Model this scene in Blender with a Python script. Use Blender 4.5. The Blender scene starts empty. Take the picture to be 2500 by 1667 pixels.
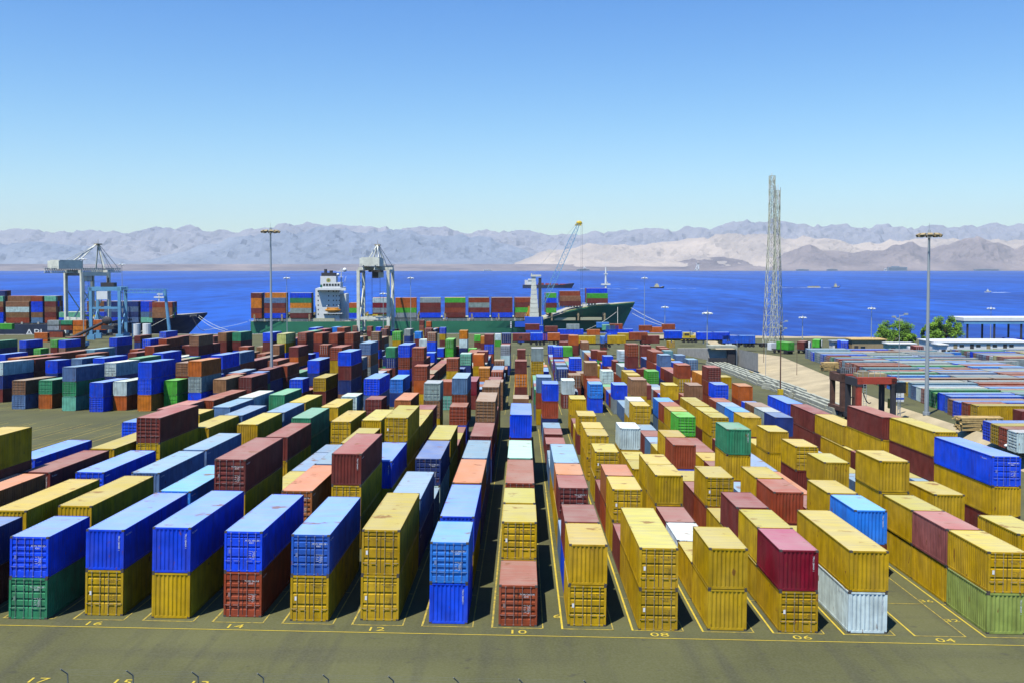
import bpy, math, random
from mathutils import Matrix, Vector, noise
R_=math.radians
SC=bpy.context.scene
COL=SC.collection
# ---------------------------------------------------------------- camera
PITCH=math.atan((744.24-653.7)/2429.1)
F=2429.1; HC=38.3; HAZE=3.4e-5
cam=bpy.data.objects.new('camera',bpy.data.cameras.new('camera')); COL.objects.link(cam)
cam.location=(0,0,HC); cam.rotation_euler=(math.pi/2-PITCH,0,0)
cam.data.sensor_width=36; cam.data.lens=F/2500*36
cam.data.shift_y=-(833.5-744.24)/2500
cam.data.clip_start=1; cam.data.clip_end=60000
SC.camera=cam
# ---------------------------------------------------------------- light
SUN_EL=R_(66); SUN_DIR=Vector((0.56,0.83,0)).normalized()*math.cos(SUN_EL)+Vector((0,0,-math.sin(SUN_EL)))
w=bpy.data.worlds.new('World'); SC.world=w; w.use_nodes=True
nt=w.node_tree; bg=nt.nodes['Background']
sky=nt.nodes.new('ShaderNodeTexSky'); sky.sky_type='NISHITA'; sky.sun_disc=False
sky.sun_elevation=SUN_EL; sky.altitude=0; sky.air_density=1.0; sky.dust_density=0.6; sky.ozone_density=2.5
az=math.atan2(-SUN_DIR.x,-SUN_DIR.y); sky.sun_rotation=az
hs=nt.nodes.new('ShaderNodeHueSaturation'); hs.inputs['Saturation'].default_value=1.2; hs.inputs['Value'].default_value=1.35
nt.links.new(sky.outputs[0],hs.inputs['Color'])
wtc=nt.nodes.new('ShaderNodeTexCoord'); wsp=nt.nodes.new('ShaderNodeSeparateXYZ'); wrp=nt.nodes.new('ShaderNodeValToRGB'); wmx=nt.nodes.new('ShaderNodeMix'); wmx.data_type='RGBA'; wmx.blend_type='MULTIPLY'; wmx.inputs[0].default_value=1
wrp.color_ramp.elements[0].position=0.0; wrp.color_ramp.elements[0].color=(1.0,1.06,1.03,1); wrp.color_ramp.elements[1].position=0.40; wrp.color_ramp.elements[1].color=(0.33,0.66,1.1,1)
e_=wrp.color_ramp.elements.new(0.14); e_.color=(0.76,0.94,1.03,1)
nt.links.new(wtc.outputs['Generated'],wsp.inputs[0]); nt.links.new(wsp.outputs['Z'],wrp.inputs[0]); nt.links.new(hs.outputs[0],wmx.inputs[6]); nt.links.new(wrp.outputs[0],wmx.inputs[7]); nt.links.new(wmx.outputs[2],bg.inputs[0])
bg.inputs[1].default_value=0.095
sd=bpy.data.lights.new('sun','SUN'); sd.energy=5.0; sd.angle=R_(0.5); sd.color=(1,0.96,0.88)
sun=bpy.data.objects.new('sun',sd); COL.objects.link(sun)
sun.rotation_euler=SUN_DIR.to_track_quat('-Z','Y').to_euler()
SC.view_settings.view_transform='Standard'; SC.view_settings.look='None'; SC.view_settings.exposure=0.38; SC.view_settings.gamma=1
SC.cycles.volume_bounces=0; SC.cycles.max_bounces=6; SC.cycles.diffuse_bounces=0; SC.cycles.glossy_bounces=2
# ---------------------------------------------------------------- geometry of the yard
YM=Matrix(((0.99981,0.01075,0.01635),(-0.01122,0.99953,0.02851),(-0.01604,-0.02869,0.99946)))
YT=Vector((-0.86957,62.53138,15.59843))
def dz(X,Y):
    t=min(max((Y-50)/110.,0),1); t=t*t*(3-2*t)
    return 0.016*X*t
def y2w(X,Y,Z=0.): return YM@Vector((X,Y,Z+dz(X,Y)))+YT
def frame(X,Y):
    o=y2w(X,Y); ex=(y2w(X+1,Y)-y2w(X-1,Y)).normalized(); ey=y2w(X,Y+1)-y2w(X,Y-1)
    ez=ex.cross(ey).normalized(); ey=ez.cross(ex)
    return o,ex,ey,ez
def px(x,y,Y):      # photo pixel -> world point at world depth Y
    c,s=math.cos(PITCH),math.sin(PITCH)
    a,b=(x-1250)/F,-(y-744.24)/F
    d=Vector((a,c+s*b,-s+c*b)); t=Y/d.y
    return Vector((d.x*t,Y,HC+d.z*t))
def pxz(x,y,z):     # photo pixel -> world point at height z
    c,s=math.cos(PITCH),math.sin(PITCH)
    a,b=(x-1250)/F,-(y-744.24)/F
    d=Vector((a,c+s*b,-s+c*b)); t=(z-HC)/d.z
    return Vector((d.x*t,d.y*t,z))
def gz(xw,yw):      # main yard height under a world point
    X,Y=xw+0.9,yw-62.5
    for _ in range(3):
        p=y2w(X,Y); X+=xw-p.x; Y+=yw-p.y
    return y2w(X,Y).z
def lerp(tab,v):
    if v<=tab[0][0]: return tab[0][1]
    for (a,b),(c,d) in zip(tab,tab[1:]):
        if v<=c: return b+(d-b)*(v-a)/(c-a)
    return tab[-1][1]
ZR=((120,15.2),(150,14.6),(200,13.4),(300,10.6),(400,7.2),(500,3.6),(560,2.4))
def rz(y): return lerp(ZR,y)
# ---------------------------------------------------------------- tagging and mesh helpers
def tag(o,label,cat,group=None):
    o['label']=label; o['category']=cat
    if group: o['group']=group
    return o
def struct(o): o['kind']='structure'; return o
class MB:
    def __init__(s): s.v=[]; s.f=[]; s.m=[]; s.c=[]
    def face(s,pts,mi=0,col=None):
        n=len(s.v); s.v+= [tuple(p) for p in pts]; s.f.append(tuple(range(n,n+len(pts)))); s.m.append(mi); s.c.append(col)
    def box(s,x0,x1,y0,y1,z0,z1,mi=0,mt=None,col=None,topmi=None,topcol=None):
        P=[Vector(p) for p in ((x0,y0,z0),(x1,y0,z0),(x1,y1,z0),(x0,y1,z0),(x0,y0,z1),(x1,y0,z1),(x1,y1,z1),(x0,y1,z1))]
        if mt is not None: P=[mt@p for p in P]
        for k,q in enumerate(((0,1,5,4),(1,2,6,5),(2,3,7,6),(3,0,4,7),(4,5,6,7),(3,2,1,0))):
            s.face([P[i] for i in q],(topmi if (k==4 and topmi is not None) else mi),(topcol if (k==4 and topcol) else col))
    def cyl(s,a,b,r0,r1=None,n=8,mi=0,cap=True,col=None):
        a=Vector(a); b=Vector(b); r1=r0 if r1 is None else r1
        d=(b-a).normalized(); u=d.orthogonal().normalized(); v=d.cross(u)
        ra=[a+(u*math.cos(2*math.pi*k/n)+v*math.sin(2*math.pi*k/n))*r0 for k in range(n)]
        rb=[b+(u*math.cos(2*math.pi*k/n)+v*math.sin(2*math.pi*k/n))*r1 for k in range(n)]
        for k in range(n): s.face([ra[k],ra[(k+1)%n],rb[(k+1)%n],rb[k]],mi,col)
        if cap:
            s.face(ra[::-1],mi,col); s.face(rb,mi,col)
    def ell(s,c,r,n=8,m=6,mi=0,col=None):
        c=Vector(c); r=Vector(r) if hasattr(r,'__len__') else Vector((r,r,r))
        P=lambda i,j: c+Vector((r.x*math.sin(math.pi*i/m)*math.cos(2*math.pi*j/n),r.y*math.sin(math.pi*i/m)*math.sin(2*math.pi*j/n),r.z*math.cos(math.pi*i/m)))
        for i in range(m):
            for j in range(n):
                q=[P(i,j),P(i+1,j),P(i+1,j+1),P(i,j+1)]
                if i==0: q=[q[0],q[1],q[2]]
                elif i==m-1: q=[q[0],q[1],q[3]]
                s.face(q,mi,col)
    def mesh(s,name,mats,smooth=False):
        me=bpy.data.meshes.new(name)
        # merge identical verts
        idx={}; vs=[]; mp=[]
        for p in s.v:
            k=(round(p[0],4),round(p[1],4),round(p[2],4))
            if k not in idx: idx[k]=len(vs); vs.append(p)
            mp.append(idx[k])
        fs=[];ms=[];cs=[]
        for f,m,c in zip(s.f,s.m,s.c):
            g=[]
            for i in f:
                j=mp[i]
                if j not in g: g.append(j)
            if len(g)>2: fs.append(g); ms.append(m); cs.append(c)
        me.from_pydata(vs,[],fs)
        for m in (mats if isinstance(mats,(list,tuple)) else [mats]): me.materials.append(m)
        me.polygons.foreach_set('material_index',ms)
        if any(c is not None for c in cs):
            at=me.color_attributes.new('paint','FLOAT_COLOR','CORNER'); li=0
            for p,c in zip(me.polygons,cs):
                for k in range(p.loop_total):
                    at.data[li].color=(*(c or (0.5,0.5,0.5)),1); li+=1
        if smooth: me.polygons.foreach_set('use_smooth',[True]*len(fs))
        me.update(); return me
    def obj(s,name,mats,parent=None,smooth=False,mw=None):
        o=bpy.data.objects.new(name,s.mesh(name,mats,smooth)); COL.objects.link(o)
        if parent: o.parent=parent
        if mw is not None: o.matrix_world=mw
        return o
def empty(name,loc,rz=0,label=None,cat=None,group=None,mw=None):
    e=bpy.data.objects.new(name,None); COL.objects.link(e); e.empty_display_size=0.5
    if mw is not None: e.matrix_world=mw
    else: e.location=loc; e.rotation_euler=(0,0,rz)
    if label: tag(e,label,cat,group)
    return e
def child(src,parent,name=None):
    o=src.copy(); COL.objects.link(o); o.parent=parent
    return o
def copy_tree(o,parent=None):
    c=o.copy(); COL.objects.link(c); c.parent=parent
    for ch in list(o.children): copy_tree(ch,c)
    return c
# ---------------------------------------------------------------- materials
def mat(name,col,rough=0.6,metal=0.0,var=0.0,vs=1.0,spec=0.4,bump=0.0,bs=5.0,col2=None,coord='Object'):
    m=bpy.data.materials.new(name); m.use_nodes=True; t=m.node_tree; b=t.nodes['Principled BSDF']
    b.inputs['Base Color'].default_value=(*col,1); b.inputs['Roughness'].default_value=rough
    b.inputs['Metallic'].default_value=metal; b.inputs['Specular IOR Level'].default_value=spec
    if var>0 or bump>0:
        tc=t.nodes.new('ShaderNodeTexCoord'); no=t.nodes.new('ShaderNodeTexNoise')
        no.inputs['Scale'].default_value=vs; no.inputs['Detail'].default_value=6; no.inputs['Roughness'].default_value=0.65
        t.links.new(tc.outputs[coord],no.inputs['Vector'])
        if var>0:
            r=t.nodes.new('ShaderNodeValToRGB'); r.color_ramp.elements[0].position=0.3; r.color_ramp.elements[1].position=0.7
            c2=col2 or tuple(c*(1-var) for c in col)
            r.color_ramp.elements[0].color=(*c2,1); r.color_ramp.elements[1].color=(*tuple(min(1,c*(1+var*0.4)) for c in col),1)
            t.links.new(no.outputs['Fac'],r.inputs[0]); t.links.new(r.outputs[0],b.inputs['Base Color'])
        if bump>0:
            n2=t.nodes.new('ShaderNodeTexNoise'); n2.inputs['Scale'].default_value=bs; n2.inputs['Detail'].default_value=5
            t.links.new(tc.outputs[coord],n2.inputs['Vector'])
            bp=t.nodes.new('ShaderNodeBump'); bp.inputs['Strength'].default_value=bump; bp.inputs['Distance'].default_value=0.1
            t.links.new(n2.outputs['Fac'],bp.inputs['Height']); t.links.new(bp.outputs[0],b.inputs['Normal'])
    return m
def N(t,k,**kw):
    n=t.nodes.new(k)
    for a,v in kw.items():
        if a.startswith('i_'): n.inputs[a[2:].replace('_',' ')].default_value=v
        else: setattr(n,a,v)
    return n
def paint(name,kind):
    """container steel: colour from the object (or from the mesh's own paint attribute), fading, streaks and rust"""
    m=bpy.data.materials.new(name); m.use_nodes=True; t=m.node_tree; b=t.nodes['Principled BSDF']; L=t.links.new
    if kind.endswith('attr'): src=N(t,'ShaderNodeAttribute',attribute_name='paint').outputs['Color']
    else: src=N(t,'ShaderNodeObjectInfo').outputs['Color']
    oi=N(t,'ShaderNodeObjectInfo'); tc=N(t,'ShaderNodeTexCoord')
    add=N(t,'ShaderNodeVectorMath',operation='ADD'); L(tc.outputs['Object'],add.inputs[0])
    mu=N(t,'ShaderNodeMath',operation='MULTIPLY'); mu.inputs[1].default_value=53.0; L(oi.outputs['Random'],mu.inputs[0]); L(mu.outputs[0],add.inputs[1])
    def noi(scale,det,sc=(1,1,1)):
        mp=N(t,'ShaderNodeMapping'); mp.inputs['Scale'].default_value=sc; L(add.outputs[0],mp.inputs['Vector'])
        n=N(t,'ShaderNodeTexNoise'); n.inputs['Scale'].default_value=scale; n.inputs['Detail'].default_value=det; L(mp.outputs[0],n.inputs['Vector']); return n.outputs['Fac']
    def ramp(f,p0,p1,v0=0,v1=1):
        r=N(t,'ShaderNodeMapRange'); r.inputs[1].default_value=p0; r.inputs[2].default_value=p1; r.inputs[3].default_value=v0; r.inputs[4].default_value=v1; L(f,r.inputs[0]); return r.outputs[0]
    def mix(fac,a,bb,mode='MIX'):
        n=N(t,'ShaderNodeMix',data_type='RGBA',blend_type=mode)
        if isinstance(fac,(int,float)): n.inputs[0].default_value=fac
        else: L(fac,n.inputs[0])
        for v,i in ((a,6),(bb,7)):
            if isinstance(v,tuple): n.inputs[i].default_value=(*v,1)
            else: L(v,n.inputs[i])
        return n.outputs[2]
    if kind.startswith('roof'):
        dust=ramp(noi(0.5,5,(1,0.5,1)),0.3,0.75,0.0,0.22)
        c=mix(dust,src,(0.55,0.53,0.44))
        st=ramp(noi(1.1,7,(0.25,2.2,1)),0.42,0.68,0,0.35); c=mix(st,c,(0.30,0.26,0.20))
        ru=ramp(noi(0.8,8),0.62,0.70,0,0.75); c=mix(ru,c,(0.22,0.10,0.045)); rough=0.75
    else:
        fade=ramp(noi(0.35,4),0.35,0.7,0,0.05); c=mix(fade,src,(0.5,0.48,0.42)); dk=ramp(noi(0.9,3),0.35,0.65,0.78,1.08); c=mix(1.0,c,dk,'MULTIPLY')
        st=ramp(noi(1.6,6,(1.4,1.4,0.12)),0.45,0.72,0,0.32); c=mix(st,c,(0.05,0.03,0.02))
        ru=ramp(noi(2.3,8,(1,1,0.5)),0.66,0.72,0,0.8); c=mix(ru,c,(0.16,0.055,0.02)); rough=0.5
    L(c,b.inputs['Base Color']); b.inputs['Roughness'].default_value=rough+.1; b.inputs['Specular IOR Level'].default_value=0.12
    bp=N(t,'ShaderNodeBump'); bp.inputs['Strength'].default_value=0.25; bp.inputs['Distance'].default_value=0.05
    if kind.startswith('roof'):
        wv=N(t,'ShaderNodeTexWave',wave_type='BANDS',bands_direction='Y'); wv.inputs['Scale'].default_value=1.5; wv.inputs['Distortion'].default_value=0.4
        L(tc.outputs['Object'],wv.inputs['Vector']); L(wv.outputs['Fac'],bp.inputs['Height'])
    else: L(noi(3,4),bp.inputs['Height'])
    L(bp.outputs[0],b.inputs['Normal'])
    return m
M_WALL=paint('container_paint','wall'); M_ROOF=paint('container_roof_paint','roof')
M_WALLA=paint('container_paint_mixed','wall_attr'); M_ROOFA=paint('container_roof_paint_mixed','roof_attr')
M_BAR=mat('galvanised_bar',(0.42,0.42,0.40),0.45,0.3); M_CAST=mat('corner_casting',(0.07,0.06,0.05),0.8)
M_WHITE=mat('white_lettering',(0.75,0.76,0.74),0.6); M_DARKL=mat('dark_lettering',(0.10,0.07,0.03),0.7)
M_BLACK=mat('black_rubber',(0.02,0.02,0.02),0.8); M_YEL=mat('road_paint_yellow',(0.50,0.37,0.04),0.8,var=0.3,vs=2.2,col2=(0.14,0.125,0.055))
M_CONC=mat('concrete',(0.42,0.40,0.33),0.9,var=0.25,vs=0.6,bump=0.2); M_CONCW=mat('pale_concrete',(0.40,0.41,0.31),0.9,var=0.3,vs=0.8)
M_STEEL=mat('grey_steel',(0.36,0.40,0.40),0.5,0.2); M_OFFW=mat('crane_offwhite',(0.72,0.73,0.60),0.6,var=0.25,vs=0.3)
M_CBLUE=mat('crane_blue',(0.14,0.36,0.55),0.5,var=0.2,vs=0.3); M_RB=mat('royal_blue',(0.02,0.10,0.55),0.5); M_DK=mat('dark_machinery',(0.045,0.042,0.045),0.7)
M_WH=mat('white_paint',(0.78,0.80,0.76),0.5,var=0.12,vs=0.4); M_RED=mat('red_paint',(0.42,0.06,0.03),0.6,var=0.3,vs=0.8); M_YP=mat('yellow_paint',(0.60,0.42,0.02),0.5)
M_GLASS=mat('dark_glass',(0.02,0.03,0.04),0.1,spec=0.8); M_WOOD=mat('timber',(0.60,0.41,0.15),0.8,var=0.4,vs=2.0)
M_BROWN=mat('rusty_brown_steel',(0.12,0.06,0.04),0.75,var=0.4,vs=1.0); M_GREENH=mat('hull_green',(0.025,0.18,0.085),0.6,var=0.25,vs=0.08)
M_NAVYH=mat('hull_navy',(0.02,0.03,0.06),0.5,var=0.3,vs=0.1); M_REDH=mat('antifoul_red',(0.25,0.04,0.03),0.7)
M_TAN=mat('tan_wall',(0.36,0.28,0.15),0.9,var=0.2,vs=0.5); M_ORNG=mat('orange_paint',(0.62,0.25,0.02),0.5)
M_FOAM=mat('sea_foam',(0.7,0.78,0.82),0.9)
PAL={'Y':(0.51,0.31,0.003),'y':(0.55,0.52,0.16),'B':(0.002,0.062,0.72),'b':(0.02,0.20,0.70),'D':(0.015,0.105,0.56),'N':(0.012,0.035,0.17),
'M':(0.165,0.030,0.022),'C':(0.22,0.004,0.018),'R':(0.30,0.055,0.018),'F':(0.30,0.085,0.07),'V':(0.42,0.14,0.035),'o':(0.50,0.11,0.012),'O':(0.62,0.20,0.012),
'G':(0.07,0.42,0.035),'g':(0.03,0.24,0.10),'A':(0.16,0.50,0.33),'E':(0.28,0.34,0.33),'W':(0.56,0.70,0.65),'T':(0.27,0.125,0.055),
'S':(0.10,0.19,0.34),'c':(0.12,0.28,0.34),'P':(0.42,0.12,0.09),'L':(0.26,0.34,0.07),'K':(0.05,0.05,0.055)}
CNAME={'Y':'mustard yellow','y':'pale yellow','B':'royal blue','b':'light blue','D':'faded blue','N':'dark navy','M':'maroon','C':'crimson','R':'rust red','F':'faded red','V':'salmon orange','o':'burnt orange','O':'bright orange',
'G':'lime green','g':'sea green','A':'mint green','E':'grey','W':'white','T':'brown','S':'steel blue','c':'teal grey','P':'pink red','L':'rusty olive green','K':'black'}

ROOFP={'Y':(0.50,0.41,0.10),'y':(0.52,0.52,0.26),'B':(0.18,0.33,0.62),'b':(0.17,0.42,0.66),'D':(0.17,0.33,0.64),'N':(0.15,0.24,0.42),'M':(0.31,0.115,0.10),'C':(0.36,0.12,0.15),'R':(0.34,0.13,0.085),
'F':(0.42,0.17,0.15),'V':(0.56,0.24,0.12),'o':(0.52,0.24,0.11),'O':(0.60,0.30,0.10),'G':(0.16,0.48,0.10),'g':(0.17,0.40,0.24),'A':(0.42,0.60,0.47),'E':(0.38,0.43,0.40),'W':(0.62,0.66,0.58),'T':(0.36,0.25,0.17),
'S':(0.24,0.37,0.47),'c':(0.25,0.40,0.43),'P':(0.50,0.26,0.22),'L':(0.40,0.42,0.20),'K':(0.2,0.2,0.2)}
M_LINE=mat('line_yellow',(0.60,0.44,0.03),0.7,var=0.25,vs=1.5,col2=(0.40,0.31,0.05))
M_POST=mat('dull_post',(0.16,0.17,0.15),0.7)

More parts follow.
